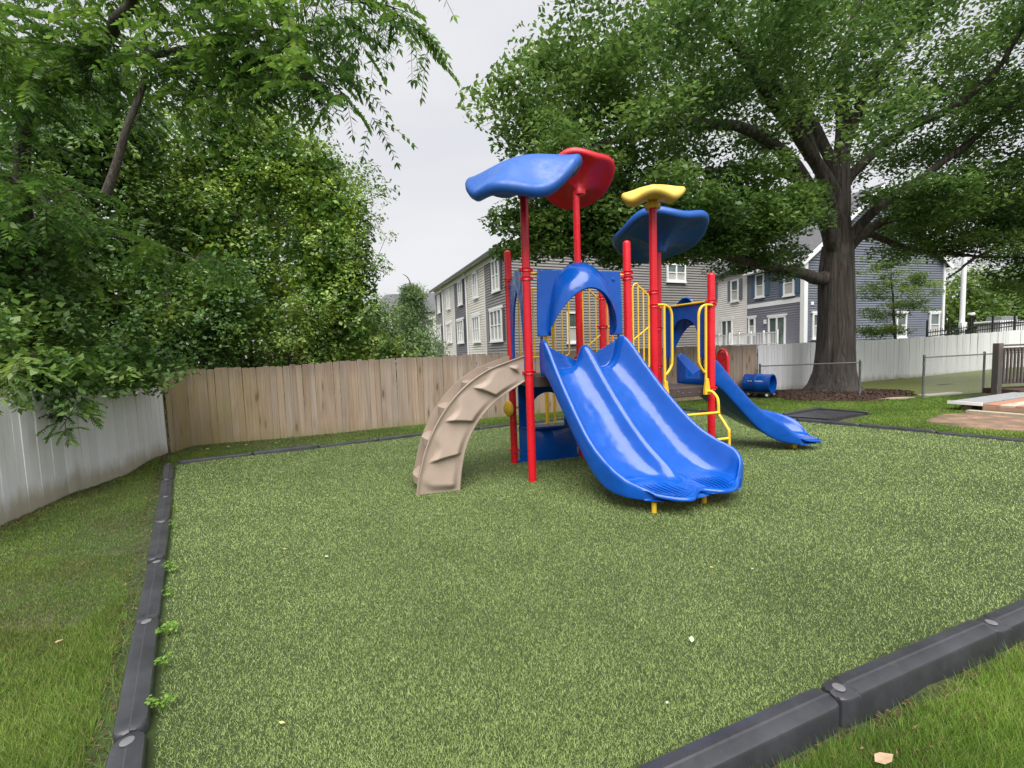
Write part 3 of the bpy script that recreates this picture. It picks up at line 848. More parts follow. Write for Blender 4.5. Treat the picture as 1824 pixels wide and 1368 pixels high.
# the outer (far) rail is the left one when looking down the slide
zb2 = [(0, 1.26), (.07, 1.27), (.12, 1.25), (.2, 1.14), (.35, .88), (.55, .56), (.7, .36), (.82, .25), (.92, .21), (1, .18)]
hA = [(0, .30), (.05, .36), (.12, .36), (.25, .30), (.6, .30), (.8, .30), (.9, .24), (.96, .14), (1, .04)]
hB = [(0, .40), (.05, .48), (.15, .48), (.25, .42), (.6, .36), (.85, .34), (.93, .28), (.97, .18), (1, .05)]
def bul2(s): return .24 * math.exp(-((s - .5) / .28) ** 2) * min(1, s / .1, (1 - s) / .1)
s2 = slide_loft(Lp2, Rp2, ts2, zb2, hA, hB, [(0, 0), (1, 0)], False, bul2, 0).build('slide', M['blue'], play, angle=180, subsurf=2); s2['label'] = 'single blue slide running off to the right'
ribs(s2, Lp2, Rp2, zb2, bul2, ((.5, .2),), 6)
MB().box((4.96, 7.66, .07), (.07, .07, .22)).build('support_leg', M['yellow'], s2)

# ---- hood panels over the slide mouths
def hood(P, Q, off, u0, u1, z0, z1, zc, apex, proj, mat, rim_drop=.36, foot=.15):
    """flat panel with an arched opening, and a visor that grows out of it"""
    o, d, n, L = frame(P, Q, off)
    um = (u0 + u1) / 2; hw = (u1 - u0) / 2
    t = np.linspace(0, np.pi, 25)
    wb, wr = .70 * hw, .78 * hw
    arch_o = [(um - wb * math.cos(a), z0 + .02 + (apex - z0 - .02) * max(0., math.sin(a)) ** .5) for a in t]
    arch_r = [(um - wr * math.cos(a), z0 + .05 + (zc - .04 - z0 - .05) * max(0., math.sin(a)) ** 1.5) for a in t]
    arch_i = [(um - .70 * hw * math.cos(a), z0 + (zc + .05 - z0) * max(0., math.sin(a)) ** .5) for a in t]
    mb = MB()
    # panel: left/right cheeks between outline and opening
    outer = []
    for (x, z) in arch_i:
        f_ = (x - u0) / (u1 - u0)
        outer.append((u0 + (u1 - u0) * np.clip((f_ - .5) * 1.6 + .5, 0, 1), z1 if .19 < f_ < .81 else z0 + (z1 - z0) * min(1, max(0, min(f_ - foot / (2 * hw), 1 - foot / (2 * hw) - f_)) / .12)))
    outer[0] = (u0, z0); outer[-1] = (u1, z0)
    G = []
    for th in (-.018, .018):
        G.append([[o + d * a[0] + Z3 * a[1] + n * th for a in arch_i], [o + d * b[0] + Z3 * b[1] + n * th for b in outer]])
    loop = np.array([G[0][0], G[0][1], G[1][1], G[1][0]])
    mb.grid(loop, cu=True)
    m_ = len(arch_i)
    mb.f.append((0, m_, 2 * m_, 3 * m_)); mb.f.append((m_ - 1, 4 * m_ - 1, 3 * m_ - 1, 2 * m_ - 1))
    pan = mb.build('hood_panel', mat, play, angle=40, bevel=.012)
    # visor: a cape that springs from the panel and flares out and down to its rim
    rows = []
    for f_ in np.linspace(0, 1, 9):
        row = []
        for a, (x, z), (x2, z2) in zip(t, arch_o, arch_r):
            e = f_; sa = max(0., math.sin(a))
            row.append(o + d * (x * (1 - e) + x2 * e) + Z3 * (z * (1 - e) + z2 * e + .05 * math.sin(math.pi * e) * sa) - n * (.022 + proj * math.sin(e * 1.5) * (.10 + .90 * sa)))
        rows.append(row)
    inner = [[p + n * .022 - Z3 * .016 for p in r] for r in rows[::-1]]
    v = MB().grid(rows + inner, cu=True).build('visor', mat, pan, angle=60)
    for s in (u0 + .06, u1 - .06):
        MB().lathe([(.018, 0), (.018, .28)], 10, o + d * s + Z3 * (z0 - .24)).build('bracket', M['black'], pan)
    MB().lathe([(.032, 0), (.026, .012), (0, .016)], 16, o + d * (u1 - .14) + Z3 * (z1 - .12) - n * .018, (d, Z3, -n)).build('button', mat, pan)
    return pan
h1 = hood(PA, PB, -.06, .12, 1.46, 2.06, 2.99, 2.74, 3.10, .34, M['blue'], foot=.19); h1['label'] = 'blue arched hood over the double slide'
h2 = hood(PF, PG, -.03, .13, .98, 1.66, 2.56, 2.28, 2.70, .22, M['blue'], foot=.13); h2['label'] = 'dark blue arched hood seen from inside'
for P, Q, z in ((PA, PB, 2.95), (PG, PF, 2.57)):
    MB().tube([P + V3(0, 0, z), Q + V3(0, 0, z)], .019, 10).build('crossbar', M['yellow'], play)
# entrance panel above the climber
o_, d_, n_, L_ = frame(PA, PC)
pl = [(.09, 1.5), (.09, 2.98), (.30, 3.0), (.42, 3.08), (.68, 3.08), (.80, 3.0), (L_ - .09, 2.94), (L_ - .09, 1.5), (L_ - .2, 1.5), (L_ - .24, 2.1), (L_ - .34, 2.55), (.55, 2.78), (.34, 2.55), (.24, 2.1), (.2, 1.5)]
MB().prism(pl, o_, d_, Z3, n_, .035).build('entrance_panel', M['blue'], play, bevel=.01)

# ---- railings
def railing(P, Q, u0, u1, zt0, zt1, zb, nb, foot=False, curved=True, diag=None):
    o, d, n, L = frame(P, Q)
    q = lambda u, z: o + d * u + Z3 * z
    rc = .07
    loop = [q(u0, zt0 - rc), q(u0 + .02, zt0 - .02), q(u0 + rc, zt0)] + [q(u0 + (u1 - u0) * f_, zt0 + (zt1 - zt0) * sstep(f_)) for f_ in (.35, .5, .65, .8)] + [q(u1 - rc, zt1), q(u1 - .02, zt1 - .02), q(u1, zt1 - rc)]
    loop += [q(u1, zb + rc), q(u1 - .02, zb + .02), q(u1 - rc, zb), q(u0 + rc, zb), q(u0 + .02, zb + .02), q(u0, zb + rc)]
    r = MB().tube(loop, .015, 8, closed=True).build('railing', M['yellow'], play)
    for i in range(1, nb + 1):
        f_ = i / (nb + 1); u = u0 + (u1 - u0) * f_
        MB().tube([q(u, zb), q(u, zt0 + (zt1 - zt0) * sstep(f_))], .012, 8).build('baluster', M['yellow'], r)
    if foot:
        for u in (u0 + .16, u1 - .16):
            MB().prism([(-.075, -.075), (.075, -.075), (.03, 0), (-.03, 0)], q(u, zb), d, Z3, n, .02).build('foot_bracket', M['yellow'], r)
    if diag:
        MB().tube([q(u0, diag[0]), q(u1, diag[1])], .012, 8).build('brace', M['yellow'], r)
    return r
railing(PC, PD, .16, 1.05, 2.90, 2.90, 1.76, 6, True)
railing(PB, PE, .09, .37, 2.83, 2.69, 1.52, 2, diag=(1.98, 2.17))
railing(PD, PK, .08, .48, 2.94, 2.72, 1.52, 2, diag=(1.86, 2.14))
# red steering wheel on the back railing
o_, d_, n_, L_ = frame(PC, PD)
sw = o_ + d_ * .72 + Z3 * 2.48 - n_ * .09
MB().lathe([(.0, -.012), (.12, -.012), (.135, .0), (.12, .018), (.0, .026)], 22, sw, (d_ * .8 + n_ * .6, Z3, np.cross(d_ * .8 + n_ * .6, Z3))).build('steering_wheel', M['red'], play)
# orange climbing poles outside the rear corner post
for dx, z1_ in ((.10, 2.82), (.19, 2.80)):
    MB().tube([PK + V3(dx, .06, -.1), PK + V3(dx, .06, z1_ - .08), PK + V3(dx + .01, .10, z1_), PK + V3(dx + .02, .25, z1_ + .01)], .021, 10).build('climbing_pole', M['orange'], play)
MB().tube([PK + V3(.1, .06, 2.25), PK + V3(.32, .09, 2.25)], .02, 8).build('clamp_arm', M['yellow'], play)
# yellow poles behind the shop panel
for p, r_ in ((V3(.66, 8.35, 0), .036), (V3(.82, 8.5, 0), .022)):
    q_ = MB().tube([p + V3(0, 0, -.1), p + V3(0, 0, 2.3), p + V3(.03, -.2, 2.55), p + V3(.03, -.7, 2.6)], r_, 12).build('sliding_pole', M['yellow'], play)
MB().prism([(-.07, -.09), (.07, -.09), (.03, .09), (-.03, .09)], V3(.83, 8.5, .25), (1, 0, 0), Z3, (0, 1, 0), .03).build('foot_bracket', M['yellow'], play)

# ---- loops and rung ladder at the lower deck
o_, d_, n_, L_ = frame(PE, PF, -.05)
q = lambda u, z, out=0.: o_ + d_ * u + Z3 * z - n_ * out
for side in (0, 1):
    s = (lambda u: u) if side == 0 else (lambda u: L_ - u)
    MB().tube(smoothpath([q(s(.03), 2.50), q(s(.15), 2.50), q(s(.24), 2.46), q(s(.285), 2.36), q(s(.29), 2.2), q(s(.29), 1.68), q(s(.275), 1.56), q(s(.2), 1.45), q(s(.155), 1.42)], 4), .021, 10).build('hand_loop', M['yellow'], play)
    MB().tube([q(s(.15), 2.49), q(s(.15), 1.14)], .021, 10).build('hand_rail', M['yellow'], play)
    MB().prism([(-.055, -.10), (.055, -.10), (.05, -.02), (.02, .16), (-.02, .16), (-.05, -.02)], q(s(.15), 1.17, .02), d_, Z3, n_, .05).build('foot_bracket', M['yellow'], play, bevel=.006)
    MB().tube(smoothpath([q(s(.15), 1.12, .03), q(s(.12), 1.12, .10), q(s(.09), 1.04, .17), q(s(.09), .95, .20), q(s(.09), .78, .21), q(s(.09), .74, .24), q(s(.07), .56, .38), q(s(.07), .50, .40), q(s(.07), -.05, .41)], 4), .023, 10).build('ladder_rail', M['yellow'], play)
for z, out in ((.80, .22), (.42, .405)):
    MB().tube([q(.09, z, out), q(L_ - .09, z, out)], .021, 10).build('rung', M['yellow'], play)

# ---- shop panel under the upper deck
o_, d_, n_, L_ = frame(PC, PD)
W0, W1 = .10, L_ - .10
panel_out = [(W0, -.02), (W0, 1.44), (W1, 1.44), (W1, -.02)]
cu = (W0 + W1) / 2; hw_ = .30
arch = [(cu + hw_, .60)] + [(cu + hw_ * math.cos(a), .86 + .30 * math.sin(a)) for a in np.linspace(0, np.pi, 15)] + [(cu - hw_, .60)]
mb = MB()
t = np.linspace(0, 1, 17)
oc = [(W1, .60)] + [(x, z) for x, z in zip(np.linspace(W1, W0, 15), [1.44] * 15)] + [(W0, .60)]
loop = []
for a, b in ((arch, -.022), (oc, -.022), (oc, .022), (arch, .022)):
    loop.append([o_ + d_ * p[0] + Z3 * p[1] + n_ * b for p in a])
mb.grid(loop, cu=True)
mb.build('shop_panel', M['blue'], play, angle=30, bevel=.012)
rows = []
for z, bulge in ((.60, .0), (.56, .04), (.45, .07), (.3, .08), (.12, .05), (-.02, .0)):
    rows.append([o_ + d_ * (W0 + (W1 - W0) * f_) + Z3 * z - n_ * (.022 + bulge * math.sin(math.pi * f_) + .05 * (abs(f_ - .5) < .3) * math.sin(math.pi * (f_ - .2) / .6)) for f_ in np.linspace(0, 1, 17)])
back = [[p_ + n_ * (.06 if i in (0, 5) else .04) for p_ in r_] for i, r_ in enumerate(rows[::-1])]
MB().grid(rows + back, cu=True).build('shop_front', M['blue'], play, angle=60)
ct = [(W0 + .03, .03), (W1 - .03, .03), (W1 - .03, -.12)] + [(cu + (W1 - W0 - .06) / 2 * math.cos(a), -.12 - .16 * math.sin(a)) for a in np.linspace(.1, np.pi - .1, 12)] + [(W0 + .03, -.12)]
MB().prism(ct, o_ + Z3 * .60, d_, n_, Z3, .035).build('counter', M['blue'], play, bevel=.012)
for s in (W0, W1):
    for z in (.2, 1.3):
        MB().box(o_ + d_ * (s + (-.04 if s < .5 else .04)) + Z3 * z, (.09, .03, .03), (d_, n_, Z3)).build('bracket', M['red'], play)
# feet of the panel
for s, sg in ((W0, -1), (W1, 1)):
    MB().prism([(0, -.05), (sg * .06, -.05), (sg * .055, .03), (0, .07)], o_ + d_ * s, d_, Z3, n_, .044).build('panel_foot', M['blue'], play)

# yellow talk disc on the rear left post
ax = -d_ * .93 - n_ * .3; ax /= np.linalg.norm(ax); ay = np.cross(ax, Z3); ay /= np.linalg.norm(ay)
c0 = PC + Z3 * .93 + ax * .07
wh = MB().lathe([(.0, -.0), (.125, .0), (.135, .015), (.13, .03), (.10, .055), (.05, .072), (.0, .076)], 24, c0, (ay, Z3, ax)).build('spinner_disc', M['yellow'], play)
MB().lathe([(.02, 0), (.02, .2)], 10, c0 - ax * .17, (ay, Z3, ax)).build('axle', M['yellow'], wh)
MB().box(PC - ax * .06 + Z3 * .93, (.16, .05, .03), (ax, ay, Z3)).build('bracket', M['yellow'], wh)

# ---- tan arch climber
o_, d_, n_, L_ = frame(PA, PB, .03)
up = np.array([(-1.654, -.06), (-1.606, .223), (-1.499, .595), (-1.349, .911), (-1.146, 1.203), (-.905, 1.435), (-.621, 1.615), (-.334, 1.72), (-.07, 1.80)])
lo = np.array([(-1.06, -.06), (-1.017, .273), (-.941, .58), (-.811, .844), (-.643, 1.052), (-.434, 1.227), (-.07, 1.44)])
U = smoothpath(up, 8); Lo = smoothpath(lo, 12)
def resample(P, n):
    s = np.r_[0, np.cumsum(np.linalg.norm(np.diff(P, axis=0), axis=1))]; t = np.linspace(0, s[-1], n)
    return np.stack([np.interp(t, s, P[:, k]) for k in range(P.shape[1])], 1)
nS, nW = 190, 34
U, Lo = resample(U, nS), resample(Lo, nS)
climber = None
def cheek(vec_o, outward, relief, shift):
    """one curved side of the climber; outward = +-n, with moulded step pockets as an S relief"""
    rows_f, rows_b = [], []
    for i in range(nS):
        f = []; bk = []
        s = i / (nS - 1)
        for j in range(nW):
            w = j / (nW - 1); p = U[i] * (1 - w) + Lo[i] * w
            # wavy boundary between the recessed upper band and the proud lower band
            qv = s * 4.2 - .55 * w + .32; ph = qv - math.floor(qv)
            bumpv = (ph / .05 if ph < .05 else (1 - (ph - .05) / .95) ** 1.3)
            side = float(sstep((w - .14 - .10 * math.sin(qv * 6.283)) / .16) * sstep((.93 - w) / .16)) * float(sstep((.97 - s) / .04) * sstep((s - .03) / .05))
            r = bumpv * side
            lipf = math.exp(-(w / .05) ** 2) + .4 * math.exp(-((1 - w) / .04) ** 2)
            out = relief * .062 * r + .028 * lipf * min(1, relief * 3 + .4)
            base = vec_o + d_ * (p[0] + shift) + Z3 * p[1]
            f.append(base + outward * (.022 + out)); bk.append(base - outward * .022)
        rows_f.append(f); rows_b.append(bk)
    loop = [np.vstack([np.array(f), np.array(b)[::-1]]) for f, b in zip(rows_f, rows_b)]
    mb = MB().grid(loop, cv=True); n = 2 * nW
    mb.f.append(tuple(range(n))); mb.f.append(tuple((nS - 1) * n + i for i in range(n - 1, -1, -1)))
    return mb
climber = cheek(o_ + n_ * .0, -n_, 1.0, 0).build('climber', M['tan'], play, angle=180); climber['label'] = 'tan curved climber with moulded steps'
nW = 8
far_o = PC - n_ * .12
fo = o_ + n_ * .80
cheek(fo, n_, .0, .02).build('climber_side', M['tan'], climber, angle=60)
for k_, s in enumerate((.10, .32, .52, .72, .9)):
    i = int(s * (nS - 1)); p = U[i] * .72 + Lo[i] * .28
    tr_ = [(-.18, -.02), (.16, -.02), (.16, .02), (-.18, .02)]
    mb = MB()
    rows = []
    for f_ in np.linspace(0, 1, 9):
        nose = .10 * math.sin(math.pi * f_)
        b0 = o_ + n_ * (.02 + .76 * f_) + d_ * p[0] + Z3 * p[1]
        rows.append([b0 + d_ * (-.10 - nose) + Z3 * .02, b0 + d_ * .16 + Z3 * .02, b0 + d_ * .16 - Z3 * .02, b0 + d_ * (-.10 - nose) - Z3 * .10])
    mb.grid(rows, cv=True); mb.build('tread', M['tan'], climber, angle=40, bevel=.01)
# ------------------------------------------------------------------ houses
def siding_mat(name, col):
    m, nt, N, L, b = new_mat(name)
    f = noise(nt, .8, 4, .6, position(nt)); f2 = noise(nt, 1.0, 3, .6, position(nt, (.3, .3, 8)))
    c1 = ramp(nt, f, [(.3, tuple(c * .9 for c in col)), (.7, tuple(c * 1.08 for c in col))])
    L.new(mixc(nt, maprange(nt, f2, .4, .7, 0, .22), c1, tuple(c * .8 for c in col)), b.inputs['Base Color'])
    b.inputs['Roughness'].default_value = .55
    return m
SD = {'grey': siding_mat('grey_siding', (.235, .225, .22)), 'cream': siding_mat('cream_siding', (.70, .67, .61)),
      'slate': siding_mat('slate_siding', (.145, .145, .165)), 'violet': siding_mat('violet_grey_siding', (.20, .195, .235)),
      'blue': siding_mat('blue_grey_siding', (.150, .165, .205)), 'dark': siding_mat('dark_grey_siding', (.225, .212, .205)),
      'ivory': siding_mat('ivory_siding', (.76, .73, .69))}
M['shutter_blue'] = simple('blue_shutter_paint', (.075, .13, .20), .55)
M['shutter_grey'] = simple('grey_shutter_paint', (.16, .165, .20), .55)
M['shutter_black'] = simple('dark_shutter_paint', (.06, .062, .075), .55)
def shingle_mat():
    m, nt, N, L, b = new_mat('roof_shingle')
    L.new(ramp(nt, noise(nt, 6, 6, .7, coords(nt)), [(.3, (.07, .07, .078)), (.7, (.13, .13, .14))]), b.inputs['Base Color'])
    b.inputs['Roughness'].default_value = .9
    bump(nt, b, noise(nt, 25, 3, .6, coords(nt)), .6, .03)
    return m
M['shingle'] = shingle_mat()

def siding(o, d, n, u0, u1, z0, z1, mat, parent, course=.165, clip=None):
    """lapped boards; n points out of the wall; clip(z) -> (u0,u1) for gables"""
    mb = MB(); z = z0
    while z < z1 - 1e-3:
        zt = min(z + course, z1)
        a0, a1 = (u0, u1) if clip is None else clip(z)
        b0, b1 = (u0, u1) if clip is None else clip(zt)
        if a1 - a0 < .05: break
        p = [o + d * a0 + Z3 * z + n * .055, o + d * a1 + Z3 * z + n * .055, o + d * b1 + Z3 * zt + n * .002, o + d * b0 + Z3 * zt + n * .002,
             o + d * a0 + Z3 * z + n * .0, o + d * a1 + Z3 * z + n * .0]
        mb.add(p, [(0, 1, 2, 3), (4, 5, 1, 0)]); z = zt
    return mb.build('siding', mat, parent, smooth=False, kind='stuff')

def window(parent, o, d, n, u0, u1, z0, z1, cols=1, head=True, blind=True, name='window', rows=2):
    if u0 > u1: u0, u1 = u1, u0
    if z0 > z1: z0, z1 = z1, z0
    q = lambda u, z, e: o + d * u + Z3 * z + n * (e + .05)
    fw = .10; mb = MB(); ax = (d, n, Z3)
    for (a, b, c, e) in ((u0, u0 + fw, z0, z1), (u1 - fw, u1, z0, z1)):
        mb.box(q((a + b) / 2, (c + e) / 2, .05), (b - a, .10, e - c), ax)
    mb.box(q((u0 + u1) / 2, z0 + fw / 2, .052), (u1 - u0 - .004, .10, fw), ax)
    mb.box(q((u0 + u1) / 2, z1 - fw / 2, .052), (u1 - u0 - .004, .10, fw), ax)
    iw = (u1 - u0 - 2 * fw)
    for i in range(1, cols): mb.box(q(u0 + fw + iw * i / cols, (z0 + z1) / 2, .046), (.11, .08, z1 - z0 - .02), ax)
    if rows == 2: mb.box(q((u0 + u1) / 2, (z0 + z1) / 2, .044), (u1 - u0 - .02, .07, .06), ax)
    w = mb.build(name, M['white_paint'], parent, smooth=False)
    g = MB().box(q((u0 + u1) / 2, (z0 + z1) / 2, .024), (u1 - u0 - .03, .012, z1 - z0 - .03), ax).build('pane', M['glass'], w, smooth=False)
    if blind and rows == 2:
        MB().box(q((u0 + u1) / 2, z0 + (z1 - z0) * .26, .033), (u1 - u0 - .05, .006, (z1 - z0) * .44), ax).build('blind', M['blind'], w, smooth=False)
    if head:
        MB().box(q((u0 + u1) / 2, z1 + .07, .055), (u1 - u0 + .16, .12, .14), ax).build('head_trim', M['white_paint'], w, smooth=False)
    if name == 'window':
        MB().box(q((u0 + u1) / 2, z0 - .05, .06), (u1 - u0 + .1, .14, .10), ax).build('sill', M['white_paint'], w, smooth=False)
    return w
def shutter(parent, o, d, n, u, z0, z1, mat, w=.34):
    mb = MB(); ax = (d, n, Z3)
    c = o + d * u + Z3 * (z0 + z1) / 2 + n * .08
    mb.box(c, (w, .03, z1 - z0), ax)
    k = int((z1 - z0) / .09)
    for i in range(k): mb.box(c + Z3 * ((i + .5) / k - .5) * (z1 - z0 - .1) + n * .018, (w - .08, .014, .05), ax)
    return mb.build('shutter', mat, parent, smooth=False)

# --- row of town houses on the left
N1 = V3(.04, 25, 0); F1 = V3(-6.94, 42, 0); E1 = V3(14.2, 30.9, 0)
d1 = (F1 - N1) / np.linalg.norm(F1 - N1); o1 = N1; n1 = V3(-d1[1], d1[0], 0)      # pointing left, out of the facade
dE = (E1 - N1) / np.linalg.norm(E1 - N1); nE = V3(dE[1], -dE[0], 0)
LE = 15.34; LF = 18.6; EAVE = 7.85; PEAK = 12.4
row = thing('townhouse_row', 'row of grey and cream sided town houses behind the wooden fence', 'house', tuple(N1))
units = [(0, 4.16, 'grey'), (4.16, 8.29, 'cream'), (8.29, 11.72, 'slate'), (11.72, 15.46, 'cream'), (15.46, LF, 'grey')]
MB().add([N1 + d1 * a + dE * b + V3(0, 0, z) for z in (-.5, EAVE - .02) for a, b in ((.03, .03), (LF, .03), (LF, LE), (.03, LE))],
         [(3, 2, 1, 0), (4, 5, 6, 7), (0, 1, 5, 4), (1, 2, 6, 5), (2, 3, 7, 6), (3, 0, 4, 7)]).build('wall', SD['dark'], row, smooth=False)
for a, b, c in units: siding(o1, d1, n1, a + .04, b - .04, -.3, EAVE - .35, SD[c], row)
for a, _, _ in units + [(LF, 0, 0)]:
    MB().box(o1 + d1 * a + Z3 * 3.7 + n1 * .02, (.12, .09, 7.9), (d1, n1, Z3)).build('corner_board', M['white_paint'] if a in (0, 8.29) else SD['ivory'], row, smooth=False)
MB().box(o1 + d1 * (LF / 2) + Z3 * (EAVE - .2) + n1 * .03, (LF, .08, .34), (d1, n1, Z3)).build('frieze_board', SD['ivory'], row, smooth=False)
wins = [(1.3, 2.54, 5.6, 7.45, 2), (1.11, 3.13, 2.6, 4.5, 3), (5.47, 6.46, 5.7, 7.42, 2), (5.32, 6.87, 2.69, 4.45, 3), (9.18, 10.28, 5.66, 7.42, 2), (9.21, 10.88, 2.76, 4.5, 3),
        (12.93, 13.87, 5.72, 7.36, 2), (12.83, 14.38, 2.9, 4.5, 3), (16.4, 17.3, 5.74, 7.3, 2), (16.5, 17.76, 3.0, 4.5, 3)]
for i, (a, b, c, e, k) in enumerate(wins):
    window(row, o1, d1, n1, a, b, c, e, k, head=(k == 3))
    if i in (0, 1, 4, 5, 8, 9): shutter(row, o1, d1, n1, a - .2, c, e, M['shutter_black'], .26); shutter(row, o1, d1, n1, b + .2, c, e, M['shutter_black'], .26)
# gutters and drain pipe
MB().tube([o1 + d1 * -.5 + Z3 * EAVE + n1 * .42, o1 + d1 * (LF + .3) + Z3 * EAVE + n1 * .42], .075, 8).build('gutter', M['white_paint'], row)
MB().tube([o1 + d1 * 8.1 + Z3 * (EAVE - .05) + n1 * .40, o1 + d1 * 8.1 + Z3 * (EAVE - .35) + n1 * .12, o1 + d1 * 8.1 + Z3 * 0 + n1 * .12], .055, 8).build('drain_pipe', M['white_paint'], row)
MB().tube([o1 + d1 * 15.3 + Z3 * (EAVE - .05) + n1 * .40, o1 + d1 * 15.3 + Z3 * (EAVE - .35) + n1 * .12, o1 + d1 * 15.3 + Z3 * 0 + n1 * .12], .055, 8).build('drain_pipe', M['white_paint'], row)
MB().box(o1 + d1 * (LF / 2) + Z3 * (EAVE + .03) + n1 * .2, (LF + .6, .46, .03), (d1, n1, Z3)).build('soffit', SD['ivory'], row, smooth=False)
# end wall
clipE = lambda z: (0., LE) if z <= EAVE else (LE / 2 * (z - EAVE) / (PEAK - EAVE), LE - LE / 2 * (z - EAVE) / (PEAK - EAVE))
siding(N1 + nE * .01, dE, nE, 0, LE, -.3, PEAK, SD['dark'], row, clip=clipE)
window(row, N1 + nE * .01, dE, nE, 3.6, 4.5, 2.33, 4.15, 1, head=False)
window(row, N1 + nE * .01, dE, nE, 11.2, 12.8, 6.2, 7.35, 2, head=False)
# roof
rr_ = []
for s0, s1, zz0, zz1 in ((-.55, LE / 2, EAVE - .06, PEAK + .24), (LE + .55, LE / 2, EAVE - .06, PEAK + .24)):
    p = [N1 + dE * s0 - d1 * .3 + Z3 * zz0, N1 + dE * s1 - d1 * .3 + Z3 * zz1, N1 + dE * s1 + d1 * (LF + .3) + Z3 * zz1, N1 + dE * s0 + d1 * (LF + .3) + Z3 * zz0]
    rr_.append(p)
    MB().add(p + [x + Z3 * .14 for x in p], [(0, 1, 2, 3), (7, 6, 5, 4), (0, 4, 5, 1), (1, 5, 6, 2), (2, 6, 7, 3), (3, 7, 4, 0)]).build('roof', M['shingle'], row, smooth=False)
    MB().bar(p[0] - d1 * .03 - Z3 * .06, p[1] - d1 * .03 - Z3 * .06, .06, .24).build('rake_board', M['white_paint'], row, smooth=False)

# --- houses on the right
Q2 = V3(19.33, 29, 0); d2 = V3(-1.18, 4.6, 0); d2 /= np.linalg.norm(d2); n2 = V3(-d2[1], d2[0], 0)
dS = V3(12.62, 3.6, 0); dS /= np.linalg.norm(dS); nS_ = V3(dS[1], -dS[0], 0); LS = 13.12
U1, U2 = 4.75, 11.5
def house_core(name, label, a0, a1, eave):
    h = thing(name, label, 'house', tuple(Q2 + d2 * a0))
    MB().add([Q2 + d2 * a + dS * b + V3(0, 0, z) for z in (-.5, eave) for a, b in ((a0 + .02, .03), (a1 - .02, .03), (a1 - .02, LS - .02), (a0 + .02, LS - .02))],
             [(3, 2, 1, 0), (4, 5, 6, 7), (0, 1, 5, 4), (1, 2, 6, 5), (2, 3, 7, 6), (3, 0, 4, 7)]).build('wall', SD['blue'], h, smooth=False)
    return h
hv = house_core('house', 'violet grey house with white corner board and balcony beside the oak trunk', 0, U1, 7.2)
siding(Q2, d2, n2, .05, U1 - .03, -.2, 4.55, SD['violet'], hv)
siding(Q2 + n2 * .01, d2, n2, .05, U1 - .03, 4.86, 7.3, SD['blue'], hv)
MB().box(Q2 + d2 * (U1 / 2) + Z3 * 4.7 + n2 * .03, (U1, .09, .30), (d2, n2, Z3)).build('band_board', M['white_paint'], hv, smooth=False)
MB().box(Q2 + Z3 * 3.5 + n2 * .02 + nS_ * .02, (.30, .30, 7.6), (d2, n2, Z3)).build('corner_board', M['white_paint'], hv, smooth=False)
for u0, u1 in ((.66, 1.5), (3.15, 3.95)):
    window(hv, Q2, d2, n2, u0, u1, 5.1 if u0 < 2 else 5.3, 6.75 if u0 < 2 else 6.95, 1, head=False)
    for s in (u0 - .22, u1 + .22): shutter(hv, Q2, d2, n2, s, 5.15 if u0 < 2 else 5.35, 6.75 if u0 < 2 else 6.9, M['shutter_blue'], .36)
window(hv, Q2, d2, n2, 1.3, 2.74, 1.5, 3.75, 2, name='sliding_door', rows=1)
window(hv, Q2, d2, n2, 3.95, 4.6, 2.6, 3.85, 1)
MB().box(Q2 + d2 * 3.05 + Z3 * 3.45 + n2 * .08, (.16, .14, .3), (d2, n2, Z3)).build('wall_lamp', M['white_paint'], hv, smooth=False)
def balcony(h, a0, a1):
    fl = MB().box(Q2 + d2 * ((a0 + a1) / 2) + Z3 * 1.62 + n2 * .75, (a1 - a0, 1.5, .2), (d2, n2, Z3)).build('balcony', M['white_paint'], h, smooth=False)
    for z in (1.86, 2.62):
        MB().bar(Q2 + d2 * a0 + n2 * 1.45 + Z3 * z, Q2 + d2 * a1 + n2 * 1.45 + Z3 * z, .06, .07).build('handrail', M['white_paint'], fl, smooth=False)
    k_ = int((a1 - a0) / .14)
    bal = MB().box((0, 0, .37), (.035, .035, .76)).mesh('baluster', M['white_paint'], smooth=False)
    pst = MB().box((0, 0, .46), (.1, .1, .95)).mesh('newel_post', M['white_paint'], smooth=False)
    for i in range(k_ + 1):
        o = add_obj('baluster' if i % 8 else 'newel_post', bal if i % 8 else pst, fl, tuple(Q2 + d2 * (a0 + (a1 - a0) * i / k_) + n2 * 1.45 + Z3 * 1.86 - wloc(fl)))
balcony(hv, .65, 4.6)
sw_o = Q2
EA2, PK2 = 7.25, 12.2
clipS = lambda z: (0., LS) if z <= EA2 else (LS / 2 * (z - EA2) / (PK2 - EA2), LS - LS / 2 * (z - EA2) / (PK2 - EA2))
siding(Q2 + nS_ * .01, dS, nS_, .16, LS, -.2, EA2, SD['blue'], hv)
siding(Q2 + nS_ * .01, dS, nS_, 0, LS, EA2, PK2, SD['blue'], hv, clip=clipS)
window(hv, Q2 + nS_ * .01, dS, nS_, .62, 1.55, 2.1, 3.75, 1)
window(hv, Q2 + nS_ * .01, dS, nS_, 11.66, 12.7, 2.0, 3.7, 1)
window(hv, Q2 + nS_ * .01, dS, nS_, 8.3, 9.3, 2.0, 3.7, 1)
MB().box(Q2 + dS * .62 + Z3 * 4.42 + nS_ * .05, (.22, .1, .22), (dS, nS_, Z3)).build('vent', M['white_paint'], hv, smooth=False)
MB().box(Q2 + dS * LS + Z3 * 3.5 + nS_ * .02, (.2, .2, 7.6), (dS, nS_, Z3)).build('corner_board', M['white_paint'], hv, smooth=False)
